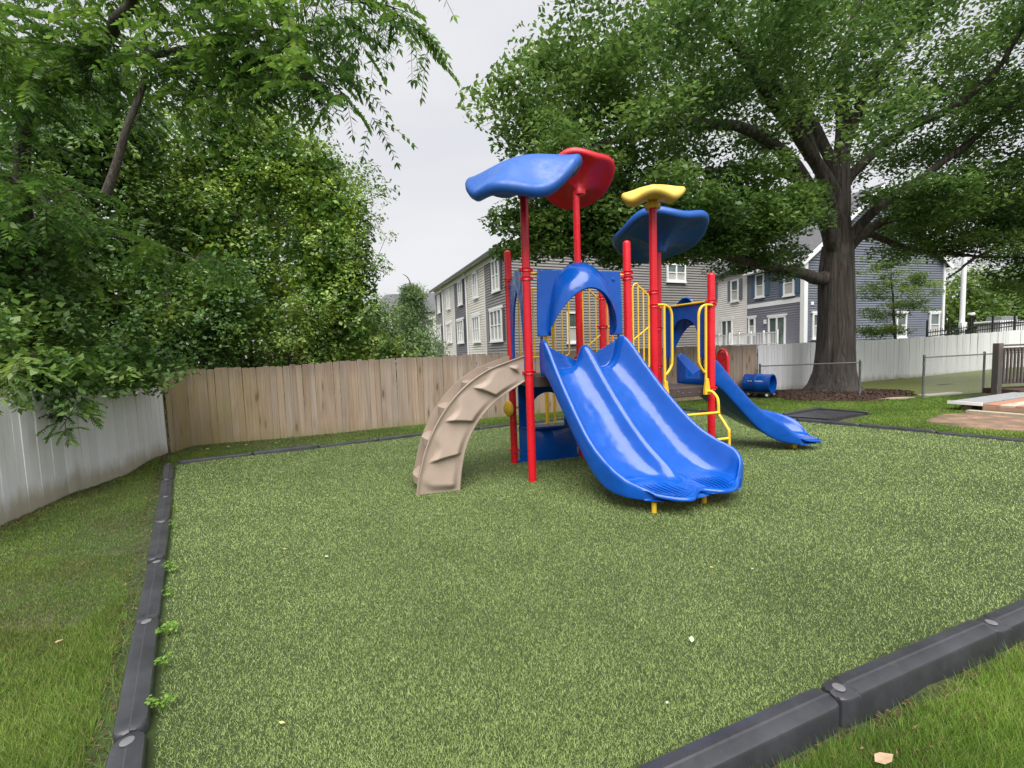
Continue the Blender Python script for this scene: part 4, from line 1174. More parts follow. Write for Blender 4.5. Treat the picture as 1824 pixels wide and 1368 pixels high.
for s0, s1 in ((-.5, LS / 2), (LS + .5, LS / 2)):
    p = [Q2 + dS * s0 - d2 * .3 + Z3 * (EA2 - .25), Q2 + dS * s1 - d2 * .3 + Z3 * (PK2 + .15), Q2 + dS * s1 + d2 * (U1 - .01) + Z3 * (PK2 + .15), Q2 + dS * s0 + d2 * (U1 - .01) + Z3 * (EA2 - .25)]
    MB().add(p + [x + Z3 * .16 for x in p], [(0, 1, 2, 3), (7, 6, 5, 4), (0, 4, 5, 1), (1, 5, 6, 2), (2, 6, 7, 3), (3, 7, 4, 0)]).build('roof', M['shingle'], hv, smooth=False)
    MB().bar(p[0] - d2 * .03 - Z3 * .08, p[1] - d2 * .03 - Z3 * .08, .06, .28).build('rake_board', M['white_paint'], hv, smooth=False)
MB().box(Q2 + d2 * (U1 / 2) + Z3 * (EA2 - .12) + n2 * .26, (U1, .5, .2), (d2, n2, Z3)).build('eave_board', M['white_paint'], hv, smooth=False)
hc = house_core('house', 'cream sided house squeezed between grey town houses and violet house', U1, U2, 7.6)
siding(Q2 + n2 * .03, d2, n2, U1 + .03, U2, -.2, 7.7, SD['ivory'], hc)
window(hc, Q2 + n2 * .03, d2, n2, 5.58, 6.4, 5.3, 6.95, 1, head=False)
for s in (5.38, 6.6): shutter(hc, Q2 + n2 * .03, d2, n2, s, 5.35, 6.95, M['shutter_grey'], .34)
window(hc, Q2 + n2 * .03, d2, n2, 8.3, 9.1, 5.5, 7.1, 1, head=False); shutter(hc, Q2 + n2 * .03, d2, n2, 8.1, 5.5, 7.1, M['shutter_grey'], .34)
window(hc, Q2 + n2 * .03, d2, n2, 6.22, 7.47, 1.5, 3.9, 2, name='sliding_door', rows=1)
balcony(hc, 5.0, 8.3)
p = [Q2 - dS * .5 + d2 * (U1 + .01) + Z3 * 7.5, Q2 + dS * (LS / 2) + d2 * (U1 + .01) + Z3 * 12.6, Q2 + dS * (LS / 2) + d2 * U2 + Z3 * 12.6, Q2 - dS * .5 + d2 * U2 + Z3 * 7.5]
MB().add(p + [x + Z3 * .16 for x in p], [(0, 1, 2, 3), (7, 6, 5, 4), (0, 4, 5, 1), (1, 5, 6, 2), (2, 6, 7, 3), (3, 7, 4, 0)]).build('roof', M['shingle'], hc, smooth=False)

# --- far house behind the cedar
hf = thing('house', 'far house with dark hipped roof left of the town houses', 'house', (-12, 60, 0))
MB().box((-12.5, 63, 3.7), (12, 6, 7.8)).build('wall', SD['ivory'], hf, smooth=False)
MB().add([(-19, 59.5, 7.7), (-5.5, 59.5, 7.7), (-5.5, 66.5, 7.7), (-19, 66.5, 7.7), (-17.5, 63, 10.7), (-7, 63, 10.7)], [(0, 1, 5, 4), (1, 2, 5), (2, 3, 4, 5), (3, 0, 4), (3, 2, 1, 0)]).build('roof', M['shingle'], hf, smooth=False)
for u in (-13.3, -11.4): window(hf, V3(u, 60, 0), V3(1, 0, 0), V3(0, -1, 0), 0, 1.1, 5.0, 6.7, 1)

# ------------------------------------------------------------------ vegetation
def ellipsoid_pts(n, c, r, power=.5):
    v = RNG.normal(size=(n, 3)); v /= np.linalg.norm(v, axis=1)[:, None]
    return np.array(c) + v * (RNG.uniform(0, 1, n) ** power)[:, None] * np.array(r)

def leaf_quads(pos, size, aspect=.5, upbias=.6, droop=0., jitter=.35, out=None):
    n = len(pos)
    nrm = RNG.normal(size=(n, 3)); nrm[:, 2] = np.abs(nrm[:, 2]) + upbias
    if out is not None: nrm += out
    nrm /= np.linalg.norm(nrm, axis=1)[:, None]
    a = RNG.normal(size=(n, 3)); a[:, 2] -= droop; a -= nrm * (a * nrm).sum(1)[:, None]; a /= np.linalg.norm(a, axis=1)[:, None] + 1e-9
    b = np.cross(nrm, a); s = size * RNG.uniform(1 - jitter, 1 + jitter, n)
    la = a * (s * .5)[:, None]; lb = b * (s * aspect * .5)[:, None]; fold = nrm * (s * .06)[:, None]
    return np.stack([pos - la, pos + lb * 1.0 - la * .1 + fold, pos + la, pos - lb * 1.0 - la * .1 + fold], 1).reshape(-1, 3)

def clump_leaves(centres, radii, per, size, **kw):
    out = []
    for c, r in zip(centres, radii):
        n = max(6, int(per * RNG.uniform(.7, 1.3)))
        out.append(leaf_quads(ellipsoid_pts(n, c, r, .45), size, **kw))
    return np.vstack(out)

class Wood:
    """branch skeleton that grows towards clump centres"""
    def __init__(self): self.mb = MB(); self.nodes = []; self.rad = []
    def limb(self, pts, r0, r1, n=10, seg=5):
        P = smoothpath(pts, seg); k = len(P); R = r0 + (r1 - r0) * np.linspace(0, 1, k) ** .8
        P = P + RNG.normal(scale=.025, size=P.shape) * np.minimum(1, R / .05)[:, None] * np.linspace(0, 1, k)[:, None]
        self.mb.tube(P, R, n)
        self.nodes += list(P); self.rad += list(R)
        return P
    def reach(self, centres, origin, rmax=.06, n=5, lift=.25, rmin=.008):
        order = np.argsort(np.linalg.norm(centres - origin, axis=1))
        for i in order:
            c = centres[i]; A = np.array(self.nodes); R = np.array(self.rad)
            dist = np.linalg.norm(A - c, axis=1) + .35 * np.maximum(0, np.linalg.norm(A - origin, axis=1) - np.linalg.norm(c - origin))
            j = int(np.argmin(dist)); a = A[j]; L = np.linalg.norm(c - a)
            if L < .05: continue
            r0 = min(R[j] * .75, rmax, .012 + .018 * L)
            mid = (a + c) / 2 + RNG.normal(scale=.10 * L, size=3) + V3(0, 0, lift * L * .3)
            P = smoothpath([a, mid, c], 4); rr = np.linspace(r0, max(rmin, r0 * .3), len(P))
            self.mb.tube(P, rr, n, caps=False)
            self.nodes += list(P[2:]); self.rad += list(rr[2:])

def tree(name, label, base, mat_bark, mat_leaf, wood, leafverts, group=None, cat='tree', extra=()):
    root = thing(name, label, cat, tuple(base), group)
    wood.mb.build('trunk', mat_bark, root, angle=80)
    org = np.array(base)
    for nm, lv, mt in [('crown', leafverts, mat_leaf)] + list(extra):
        o = add_obj(nm, raw_mesh(nm, lv - org, 4, mt), root)
        if nm != 'crown': o['kind'] = 'stuff'
    return root

# --- the big oak
W_ = Wood()
trunk = [(11.50, 15.62, -.2), (11.50, 15.62, .05), (11.50, 15.62, .35), (11.52, 15.6, .8), (11.54, 15.6, 1.6), (11.55, 15.6, 2.8), (11.52, 15.6, 4.2), (11.55, 15.6, 5.2)]
P = smoothpath(trunk, 6); hz = P[:, 2]
R = np.interp(hz, [-.2, .05, .35, .8, 1.6, 2.8, 4.2, 5.2], [1.05, .92, .74, .63, .575, .54, .53, .46])
# buttressed trunk: fluted cross-section
na = 40; th = np.linspace(0, 2 * np.pi, na, endpoint=False); rows = []
for p, r_ in zip(P, R):
    fl = 1 + (.10 * np.exp(-max(p[2], 0) / .5) + .022) * np.cos(7 * th + .6 * np.sin(p[2])) + .018 * np.cos(13 * th + p[2] * 1.3) + .012 * np.cos(23 * th - p[2])
    rows.append(np.stack([p[0] + r_ * fl * np.cos(th), p[1] + r_ * fl * np.sin(th), np.full(na, p[2])], 1))
W_.mb.grid(rows, cv=True)
W_.nodes += [V3(11.55, 15.6, 4.5), V3(11.55, 15.6, 5.2)]; W_.rad += [.5, .45]
L_ = W_.limb
L_([(11.55, 15.6, 4.6), (11.57, 15.6, 5.6), (11.6, 15.6, 6.6), (11.62, 15.6, 7.8), (11.63, 15.6, 9.3), (11.44, 15.4, 11.0), (11.8, 15.2, 13.0)], .44, .12, 14)
L_([(11.3, 15.5, 4.1), (10.7, 15.4, 4.05), (9.88, 14.9, 4.17), (8.52, 14.2, 4.25), (7.07, 13.5, 4.43), (5.74, 12.8, 4.49), (4.32, 12.0, 4.54)], .27, .05, 12)
L_([(11.5, 15.6, 6.2), (11.3, 15.5, 7.0), (10.08, 15.0, 8.16), (8.47, 14.2, 9.21), (7.22, 13.5, 10.14), (6.31, 13.0, 10.61), (5.01, 12.5, 11.02)], .27, .06, 12)
L_([(11.55, 15.6, 7.0), (11.2, 15.6, 8.2), (10.0, 15.5, 10.4), (9.42, 15.5, 11.69), (8.19, 15.0, 13.64)], .24, .07, 10)
L_([(11.4, 15.5, 4.9), (10.9, 15.3, 6.0), (9.4, 14.6, 7.5), (8.4, 14.1, 8.0), (6.64, 13.0, 8.08), (4.42, 11.8, 7.63), (2.76, 11.0, 6.89), (1.32, 10.5, 6.2)], .30, .05, 12)
L_([(11.3, 15.4, 5.0), (10.4, 14.8, 6.3), (8.8, 13.8, 6.9), (7.0, 12.9, 6.9), (5.4, 12.1, 6.5), (4.0, 11.6, 6.3)], .2, .04, 10)
L_([(11.62, 15.6, 7.5), (11.75, 15.5, 8.74), (12.25, 15.0, 10.57), (12.87, 14.5, 11.43), (13.4, 14.0, 12.67)], .22, .07, 10)
L_([(11.6, 15.6, 6.4), (11.86, 15.6, 7.42), (12.86, 15.0, 8.51), (13.88, 14.0, 8.92), (14.35, 13.5, 9.43), (14.77, 13.0, 10.48)], .22, .06, 10)
L_([(11.6, 15.5, 5.0), (11.9, 15.4, 5.52), (12.56, 15.0, 6.36), (13.86, 14.6, 7.3), (15.4, 14.2, 8.6), (16.4, 13.8, 10.2)], .23, .06, 10)
L_([(11.7, 15.6, 4.9), (12.6, 15.9, 5.6), (13.9, 16.4, 6.2), (16.2, 17.2, 6.6), (18.5, 18.0, 6.8), (20.9, 18.0, 7.4)], .24, .05, 10)
L_([(12.9, 16.0, 5.7), (15.0, 16.6, 5.2), (17.4, 16.8, 4.9), (19.5, 16.6, 4.7)], .12, .03, 8)
L_([(11.2, 15.5, 6.6), (9.6, 14.7, 9.0), (7.65, 14.0, 10.6), (6.15, 13.0, 11.51), (5.25, 12.0, 11.87)], .18, .05, 10)
def crown_pts(spec):
    out, rad = [], []
    for c, r, n, cr in spec:
        q = ellipsoid_pts(n, c, r, .42); out.append(q); rad += [np.array(cr) * RNG.uniform(.75, 1.3) for _ in range(n)]
    return np.vstack(out), rad
spec = [((5.6, 12.6, 8.6), (5.6, 3.0, 3.6), 125, (1.0, 1.0, .50)), ((11.5, 15.5, 11.6), (8.5, 4.5, 4.2), 130, (1.1, 1.1, .55)), ((18.0, 15.0, 9.2), (6.0, 3.6, 4.0), 135, (1.1, 1.1, .5)),
        ((3.9, 11.7, 5.5), (3.9, 1.6, 1.25), 66, (.75, .75, .38)), ((7.6, 13.3, 5.3), (2.8, 1.4, .9), 34, (.75, .7, .36)), ((17.6, 16.6, 6.2), (4.6, 2.6, 1.6), 70, (.95, .9, .42)),
        ((10.0, 13.8, 6.4), (1.3, .9, .7), 11, (.7, .7, .36)), ((13.6, 14.3, 6.2), (1.9, 1.0, 1.1), 20, (.75, .75, .40)), ((1.6, 10.8, 7.6), (2.2, 1.5, 2.4), 34, (.75, .75, .42)),
        ((8.6, 14.6, 4.6), (2.2, .8, .5), 8, (.5, .5, .3)), ((4.3, 12.2, 4.75), (2.7, .9, .5), 26, (.6, .55, .3)), ((1.5, 11.6, 4.9), (1.9, .8, .75), 26, (.55, .5, .28))]
C, CR = crown_pts(spec)
# keep the bole and its fork in view
keep = ~((np.hypot(C[:, 0] - 11.5, C[:, 1] - 15.6) < 1.5) & (C[:, 2] < 6.4)) & ~((np.abs(C[:, 0] / np.maximum(C[:, 1], 1) - 11.4 / 15.6) < .06) & (C[:, 1] < 15.6) & (C[:, 2] < 9.5))
C = C[keep]; CR = [r for r, k in zip(CR, keep) if k]
W_.reach(C, V3(11.55, 15.6, 5.5), .075, 5, .3, .010)
lv = clump_leaves(C, CR, 285, .145, aspect=.55, upbias=.8)
tree('oak_tree', 'huge spreading oak with thick dark trunk rising from a mulch bed', (11.5, 15.6, -.1), M['oak_bark'], M['oak_leaf'], W_, lv)

# --- bushes and vine-covered trees left
def bush(name, label, base, ells, mat, per, size, nclump, cr, core=1500, stems=4, cat='tree', group=None, aspect=.5, tips=None):
    W = Wood(); base = np.array(base, float); cen = []; rad = []; lv = []; tv = []
    for c, r in ells:
        c = np.array(c, float); r = np.array(r, float)
        area = (r[0] * r[2] + r[1] * r[2] + r[0] * r[1]); n = int(nclump * area)
        v = RNG.normal(size=(n, 3)); v /= np.linalg.norm(v, axis=1)[:, None]
        rr = RNG.uniform(.72, 1.04, n)[:, None]
        q = c + v * r * rr; q = q[q[:, 2] > .25]
        cen.append(q); s = RNG.uniform(.7, 1.35, len(q))
        for p_, s_ in zip(q, s):
            m = int(per * s_ * s_); rad_ = np.array(cr) * s_
            pts = ellipsoid_pts(m, p_, rad_, .4)
            o_ = (p_ - c) / r; o_ = o_ / (np.linalg.norm(o_) + 1e-9)
            lv.append(leaf_quads(pts, size, aspect, .5, .3, out=o_ * .8))
            if tips and RNG.uniform() < tips[1]:
                tip = p_ + o_ * rad_ * .75 + V3(0, 0, rad_[2] * .4)
                tv.append(leaf_quads(ellipsoid_pts(int(m * .35), tip, rad_ * .55, .5), size * .9, aspect, .7, 0, out=o_))
        k = int(core * area / 3)
        lv.append(leaf_quads(c + (ellipsoid_pts(k, (0, 0, 0), (1, 1, 1), .5)) * r * .80, size * 1.45, .7, .3))
    C = np.vstack(cen)
    for i in range(stems):
        e = ells[i % len(ells)]; c = np.array(e[0]); a = base + V3(RNG.uniform(-.5, .5), RNG.uniform(-.3, .3), -.2)
        W.limb([a, a * .6 + c * .4 + V3(RNG.uniform(-.3, .3), 0, 0), c + V3(0, 0, e[1][2] * .2), c + V3(RNG.uniform(-.4, .4), 0, e[1][2] * .7)], .10, .03, 8)
    W.reach(C[RNG.permutation(len(C))[:min(90, len(C))]], base + V3(0, 0, 2), .04, 4, .2, .008)
    ex = [('young_shoots', np.vstack(tv), tips[0])] if tv else []
    return tree(name, label, base, M['bark'], mat, W, np.vstack(lv), group, cat, ex)

bush('vine_covered_tree', 'tall tree overgrown with vines at right end of the green mass', (-5.7, 13.9, 0), [((-5.55, 13.9, 3.4), (1.85, 1.4, 3.6)), ((-5.35, 13.9, 5.6), (1.55, 1.2, 2.5)), ((-6.3, 13.9, 7.6), (1.5, 1.1, 1.6))], M['vine_leaf'], 85, .105, 3.6, (.46, .44, .34), tips=(M['privet_leaf'], .75))
bush('vine_covered_tree', 'tallest vine covered tree at middle of the left green mass', (-8.6, 14.2, 0), [((-8.6, 14.2, 4.5), (2.3, 1.8, 4.6)), ((-8.2, 14.2, 8.8), (2.1, 1.5, 2.4)), ((-10.6, 14.6, 6.8), (1.8, 1.4, 3.8))], M['vine_leaf'], 80, .11, 2.7, (.52, .48, .40), tips=(M['privet_leaf'], .35))
bush('evergreen_tree', 'dark evergreen tree behind the white fence far left', (-11.8, 12.5, 0), [((-11.6, 12.2, 4.2), (2.8, 2.0, 4.4)), ((-11.0, 11.8, 8.2), (2.6, 1.8, 2.4))], M['dark_leaf'], 75, .12, 2.2, (.6, .55, .42))
bush('privet_bush', 'yellow green privet bush peeking over wooden fence at its left part', (-6.35, 12.6, 0), [((-6.35, 12.75, 2.2), (1.35, .65, 1.75)), ((-5.7, 12.9, 1.9), (.9, .5, 1.2))], M['privet_leaf'], 75, .085, 6.5, (.30, .28, .24), core=1400, cat='bush', tips=(M['light_leaf'], .35))
bush('privet_bush', 'low yellow tipped bush just left of the cedar behind fence', (-4.3, 13.6, 0), [((-4.35, 13.7, 1.75), (1.05, .6, 1.1)), ((-3.55, 14.0, 1.5), (.7, .5, .8))], M['privet_leaf'], 75, .085, 6.5, (.30, .28, .24), core=1400, cat='bush', tips=(M['light_leaf'], .4))
bush('evergreen_bush', 'dark glossy bush behind corner of white and wooden fences', (-8.7, 11.6, 0), [((-8.9, 11.5, 2.1), (1.7, .9, 2.3)), ((-7.7, 11.9, 3.4), (1.2, .8, 1.8))], M['dark_leaf'], 80, .10, 4.0, (.42, .40, .32), cat='bush')
bush('overhanging_shrub', 'dark glossy shrub hanging over the white fence at far left', (-8.9, 7.6, -.1), [((-8.7, 7.7, 2.55), (1.55, 1.6, 1.15)), ((-7.0, 7.75, 1.80), (.95, 1.15, .60)), ((-7.0, 6.5, 1.78), (.9, .9, .52)), ((-7.6, 6.0, 2.3), (.9, .9, .6)), ((-9.4, 8.2, 4.2), (1.9, 1.7, 1.9))], M['dark_leaf'], 60, .098, 6.0, (.34, .34, .22), core=1300, cat='shrub', aspect=.48)
bush('background_tree', 'hazy tall tree behind the vine covered trees', (-14, 21, 0), [((-14, 21, 6), (5.5, 3, 6.5)), ((-9.5, 21, 9.5), (3.6, 2.2, 2.6))], M['far_leaf'], 70, .20, .9, (.9, .8, .6), core=260)
bush('background_tree', 'green tree between vine covered tree and the cedar', (-7.3, 20.5, 0), [((-7.2, 20.5, 3.0), (1.35, 1.2, 2.9)), ((-6.4, 20.5, 2.2), (1.1, 1.0, 2.0))], M['far_leaf'], 60, .14, 3.2, (.5, .5, .4), core=260)
bush('background_bush', 'small bright bush in front of far end of the town houses', (-5.75, 27, 0), [((-5.75, 27, 2.4), (.9, .9, 2.0))], M['light_leaf'], 60, .14, 3.5, (.45, .45, .35), cat='bush')

bush('background_bush', 'loose green thicket behind fence just left of the cedar', (-6.3, 22, 0), [((-6.3, 22, 2.2), (1.3, .9, 2.5)), ((-4.6, 22.3, 1.7), (.9, .8, 1.5))], M['cedar_leaf'], 60, .13, 4, (.42, .42, .34), cat='bush', core=900)
# pinnate-leaved tree reaching over the white fence
def compound(p, d, L, npair, ll, lw):
    """a drooping compound leaf: returns leaflet quads and rachis points"""
    d = d / np.linalg.norm(d); P = [p]; v = d.copy(); out = []
    for i in range(npair):
        v = v + V3(0, 0, -.10); v /= np.linalg.norm(v); P.append(P[-1] + v * L / npair)
        side = np.cross(v, V3(0, 0, 1)); side /= np.linalg.norm(side) + 1e-9
        for s in (-1, 1):
            a = side * s * .85 + v * .45 + V3(0, 0, -.32 + RNG.uniform(-.2, .2)); a /= np.linalg.norm(a)
            b = np.cross(a, side + V3(0, 0, .6) * RNG.uniform(-.6, 1)); b /= np.linalg.norm(b) + 1e-9
            l_ = ll * (1 - .35 * abs(i / npair - .45)) * RNG.uniform(.85, 1.1); q = P[-1]
            out.append([q, q + a * l_ * .4 + b * lw / 2, q + a * l_, q + a * l_ * .4 - b * lw / 2])
    q = P[-1]; b = np.cross(v, V3(0, 0, 1)); b /= np.linalg.norm(b) + 1e-9
    out.append([q, q + v * ll * .4 + b * lw / 2, q + v * ll, q + v * ll * .4 - b * lw / 2])
    return np.array(out).reshape(-1, 3), P
W_ = Wood()
W_.limb([(-9.3, 8.6, -.2), (-9.2, 8.6, 1.5), (-9.0, 8.4, 3.5), (-8.4, 7.9, 5.4), (-7.66, 7.5, 6.31), (-6.6, 7.0, 6.32), (-5.53, 6.5, 6.43), (-4.7, 6.0, 6.62), (-4.3, 5.6, 7.2)], .16, .05, 10)
Bs = [W_.limb([(-6.9, 7.1, 6.35), (-6.24, 7.0, 6.42), (-5.08, 6.6, 6.26), (-3.76, 6.3, 6.2), (-2.96, 6.1, 6.19), (-2.3, 6.0, 6.1)], .075, .015, 8),
      W_.limb([(-3.76, 6.3, 6.2), (-3.11, 6.2, 5.94), (-2.48, 6.1, 5.64), (-2.0, 6.0, 5.25)], .03, .010, 6),
      W_.limb([(-4.6, 5.9, 6.7), (-3.6, 5.9, 6.75), (-2.6, 5.9, 6.6), (-1.9, 5.85, 6.35), (-1.35, 5.8, 6.2)], .035, .010, 6),
      W_.limb([(-5.08, 6.6, 6.26), (-4.5, 6.5, 5.9), (-4.1, 6.5, 5.75), (-3.8, 6.5, 5.7)], .03, .012, 6),
      W_.limb([(-7.66, 7.5, 6.31), (-7.4, 6.6, 6.6), (-7.2, 5.9, 6.4), (-6.9, 5.4, 6.2)], .05, .012, 6),
      W_.limb([(-8.6, 8.1, 4.8), (-8.0, 7.2, 5.0), (-7.2, 6.7, 4.6), (-6.5, 6.5, 4.2)], .04, .010, 6),
      W_.limb([(-8.9, 8.4, 4.0), (-7.8, 8.2, 4.3), (-6.4, 8.3, 4.0), (-5.5, 8.4, 3.7)], .04, .010, 6)]
# broken hanging limb
hang = smoothpath([(-4.93, 6.2, 6.71), (-4.86, 6.25, 6.45), (-4.83, 6.3, 6.2), (-4.92, 6.3, 5.69), (-5.12, 6.2, 5.06), (-5.30, 6.2, 4.6), (-5.48, 6.2, 4.21)], 5)
W_.mb.tube(hang, np.interp(np.linspace(0, 1, len(hang)), [0, .3, .6, 1], [.018, .026, .040, .060]), 9)
lv = []
def dress(Pth, n, spread, start=.15, L=(.38, .6), big=1.):
    for _ in range(n):
        t = RNG.uniform(start, 1); i = min(int(t * (len(Pth) - 1)), len(Pth) - 2); p = Pth[i] + (Pth[i + 1] - Pth[i]) * RNG.uniform()
        twig = RNG.normal(size=3) * V3(1, .8, .45); twig /= np.linalg.norm(twig); e = p + twig * RNG.uniform(.1, spread)
        if RNG.uniform() < .5: W_.mb.tube([p, (p + e) / 2 + V3(0, 0, .04), e], [.008, .006, .004], 4, caps=False)
        for _k in range(RNG.integers(2, 5)):
            dd = twig + RNG.normal(size=3) * .8; dd[2] = dd[2] * .4 - .15
            q, P_ = compound(e, dd, RNG.uniform(*L), int(RNG.integers(6, 9)), .120 * big, .048 * big); lv.append(q)
            W_.mb.tube(P_[::2] if len(P_) % 2 else P_[::3], .0035, 3, caps=False)
for Bp, n, s in zip(Bs, (120, 46, 60, 26, 55, 42, 40), (.95, .55, .75, .45, .8, .7, .7)): dress(Bp, n, s)
dress(np.array([(-8.4, 7.9, 5.4), (-7.66, 7.5, 6.31), (-6.6, 7.0, 6.32), (-5.53, 6.5, 6.43)]), 85, 1.0)
dress(np.array([(-7.4, 6.9, 6.9), (-6.0, 6.6, 7.2), (-4.8, 6.4, 7.3), (-3.4, 6.3, 7.2)]), 110, .8, 0)
# sprig dangling in front of the white fence
sp = W_.limb([(-7.0, 6.95, 1.9), (-6.75, 6.75, 1.55), (-6.62, 6.55, 1.2), (-6.68, 6.4, .95)], .012, .005, 5); dress(sp, 20, .22, .05, (.18, .30), .66)
tree('pinnate_leaved_tree', 'tree with long feathery leaves and broken limb overhanging at upper left', (-9.3, 8.6, -.1), M['bark'], M['walnut_leaf'], W_, np.vstack(lv))
# leafy sprig that pokes in at the left edge
W_ = Wood(); lv = []; sp = W_.limb([(-6.6, 3.9, -.1), (-6.2, 4.2, .9), (-5.75, 4.5, 1.6), (-5.25, 4.75, 1.85)], .02, .006, 6); dress(sp, 14, .25, .55, (.25, .4), .9)
tree('sapling', 'bright leafy sapling poking in at left edge of picture', (-6.6, 3.9, -.14), M['bark'], M['light_leaf'], W_, np.vstack(lv), cat='sapling')

# --- cedar
W_ = Wood(); cb = V3(-5.35, 24, 0)
W_.limb([cb, cb + V3(.05, 0, 2.5), cb + V3(.1, 0, 4.4), cb + V3(.12, 0, 5.3), cb + V3(-.05, 0, 6.05), cb + V3(-.35, 0, 6.25)], .11, .012, 8)
lv = []
for i in range(190):
    z = RNG.uniform(.7, 5.5); a = RNG.uniform(0, 2 * np.pi); L = (5.6 - z) * .42 + .3
    p = cb + V3(.08, 0, z); e = p + V3(math.cos(a) * L, math.sin(a) * L, -.18 * L); m = (p + e) / 2 + V3(0, 0, .12 * L)
    P = smoothpath([p, m, e], 5); W_.mb.tube(P, np.linspace(.02, .005, len(P)), 4, caps=False)
    for q in P[3:]:
        pts = q + RNG.normal(size=(16, 3)) * V3(.22, .22, .12); lv.append(leaf_quads(pts, .17, .22, .2, 1.0))
tree('cedar_tree', 'thin pale green cedar with curved dead tip behind the fence', cb, M['bark'], M['cedar_leaf'], W_, np.vstack(lv))

# --- small tree in front of the blue grey wall, trees further right
W_ = Wood(); tb = V3(19.75, 22.6, .2)
W_.limb([tb, tb + V3(.05, 0, 1.6), tb + V3(-.1, 0, 3.2), tb + V3(-.3, 0, 5.0)], .10, .03, 8)
C, CR = crown_pts([((18.6, 22.5, 5.3), (1.1, .8, .8), 14, (.55, .5, .22)), ((19.2, 22.5, 4.3), (1.5, .9, .6), 20, (.6, .5, .2)), ((19.6, 22.5, 3.3), (1.7, 1.0, .5), 22, (.6, .5, .2)), ((19.3, 22.5, 2.3), (1.9, 1.0, .35), 22, (.6, .5, .18)), ((21.0, 22.5, 4.8), (1.0, .8, 1.2), 16, (.5, .5, .22))])
W_.reach(C, tb + V3(0, 0, 2), .03, 4)
tree('young_tree', 'young light green tree before the blue grey house wall', tb, M['bark'], M['light_leaf'], W_, clump_leaves(C, CR, 120, .11, aspect=.5, upbias=.9))
W_ = Wood(); tb = V3(22.5, 15.0, .1)
W_.limb([tb, tb + V3(-.2, 0, 2.5), tb + V3(-.6, 0, 5.0), tb + V3(-1.2, 0, 8)], .3, .1, 10)
W_.limb([tb + V3(-.5, 0, 4.3), (20.0, 15.1, 5.3), (18.0, 15.2, 5.4), (16.2, 15.3, 4.6), (15.2, 15.3, 3.9)], .12, .03, 8)
W_.limb([tb + V3(-.4, 0, 3.6), (20.0, 15.6, 4.4), (17.8, 15.8, 3.9)], .09, .02, 8)
C, CR = crown_pts([((17.6, 15.2, 5.3), (2.2, 1.4, 1.1), 34, (.7, .65, .30)), ((18.6, 15.4, 3.9), (1.7, 1.2, .7), 22, (.65, .6, .28)), ((19.3, 15.3, 6.8), (2.4, 1.6, 1.3), 26, (.8, .7, .35))])
W_.reach(C, tb + V3(-.4, 0, 4), .05, 4)
tree('oak_tree', 'oak whose dense low boughs enter at the right edge', tb, M['oak_bark'], M['oak_leaf'], W_, clump_leaves(C, CR, 260, .12, aspect=.5, upbias=.8))
bush('background_tree', 'bright green tree behind the utility pole at right', (37, 36, 0), [((37.5, 36, 4.0), (3.5, 2.5, 4.2))], M['light_leaf'], 70, .24, 1.0, (1.0, .9, .7), core=260)
bush('background_tree', 'broad green tree behind white kiosk at right edge', (45, 38, 0), [((45, 38, 4.5), (5.5, 3, 4.8)), ((51, 39, 6), (5, 3, 6))], M['far_leaf'], 70, .26, .7, (1.2, 1.0, .8), core=260)
bush('background_tree', 'distant trees seen beyond roof of the far house', (-22, 75, 0), [((-24, 75, 5), (9, 4, 6))], M['far_leaf'], 60, .5, .3, (1.8, 1.6, 1.2), core=260)
# ------------------------------------------------------------------ mulch bed, chain link fence, small things
def mulch_mat():
    m, nt, N, L, b = new_mat('bark_mulch')
    g = nt.nodes.new('ShaderNodeNewGeometry')
    f = mathn(nt, 'ADD', mathn(nt, 'MULTIPLY', g.outputs['Random Per Island'], .5), mathn(nt, 'MULTIPLY', noise(nt, 14, 5, .7, position(nt)), .5))
    L.new(ramp(nt, f, [(.2, (.030, .017, .012)), (.55, (.075, .040, .027)), (.9, (.15, .088, .06))]), b.inputs['Base Color'])
    b.inputs['Roughness'].default_value = .9
    bump(nt, b, noise(nt, 40, 4, .7, position(nt)), 1.0, .03)
    return m
M['mulch'] = mulch_mat()
mc = V3(11.3, 15.35, 0); rows = []
for f_ in np.linspace(0.02, 1, 10):
    row = []
    for a in np.linspace(0, 2 * np.pi, 40, endpoint=False):
        R = 2.25 + .25 * math.sin(3 * a + 1) + .15 * math.sin(7 * a); x = mc[0] + 1.15 * R * f_ * math.cos(a); y = mc[1] + .78 * R * f_ * math.sin(a)
        row.append((x, y, float(ground_z(x, y)) + .16 * (1 - f_ ** 2) + .02 - .05 * (f_ > .99)))
    rows.append(row)
mul = MB().grid(rows, cv=True).build('mulch_bed', M['mulch'], angle=180); tag(mul, kind='structure')
n = 5200; a = RNG.uniform(0, 2 * np.pi, n); f_ = RNG.uniform(0, 1.04, n) ** .5; R = 2.25 + .25 * np.sin(3 * a + 1) + .15 * np.sin(7 * a)
x = mc[0] + 1.15 * R * f_ * np.cos(a); y = mc[1] + .78 * R * f_ * np.sin(a); z = ground_z(x, y) + .16 * (1 - np.minimum(f_, 1) ** 2) + .03
o = add_obj('mulch_chips', raw_mesh('mulch_chips', leaf_quads(np.stack([x, y, z], 1), .085, .35, 1.2), 4, M['mulch']), mul); o['kind'] = 'stuff'

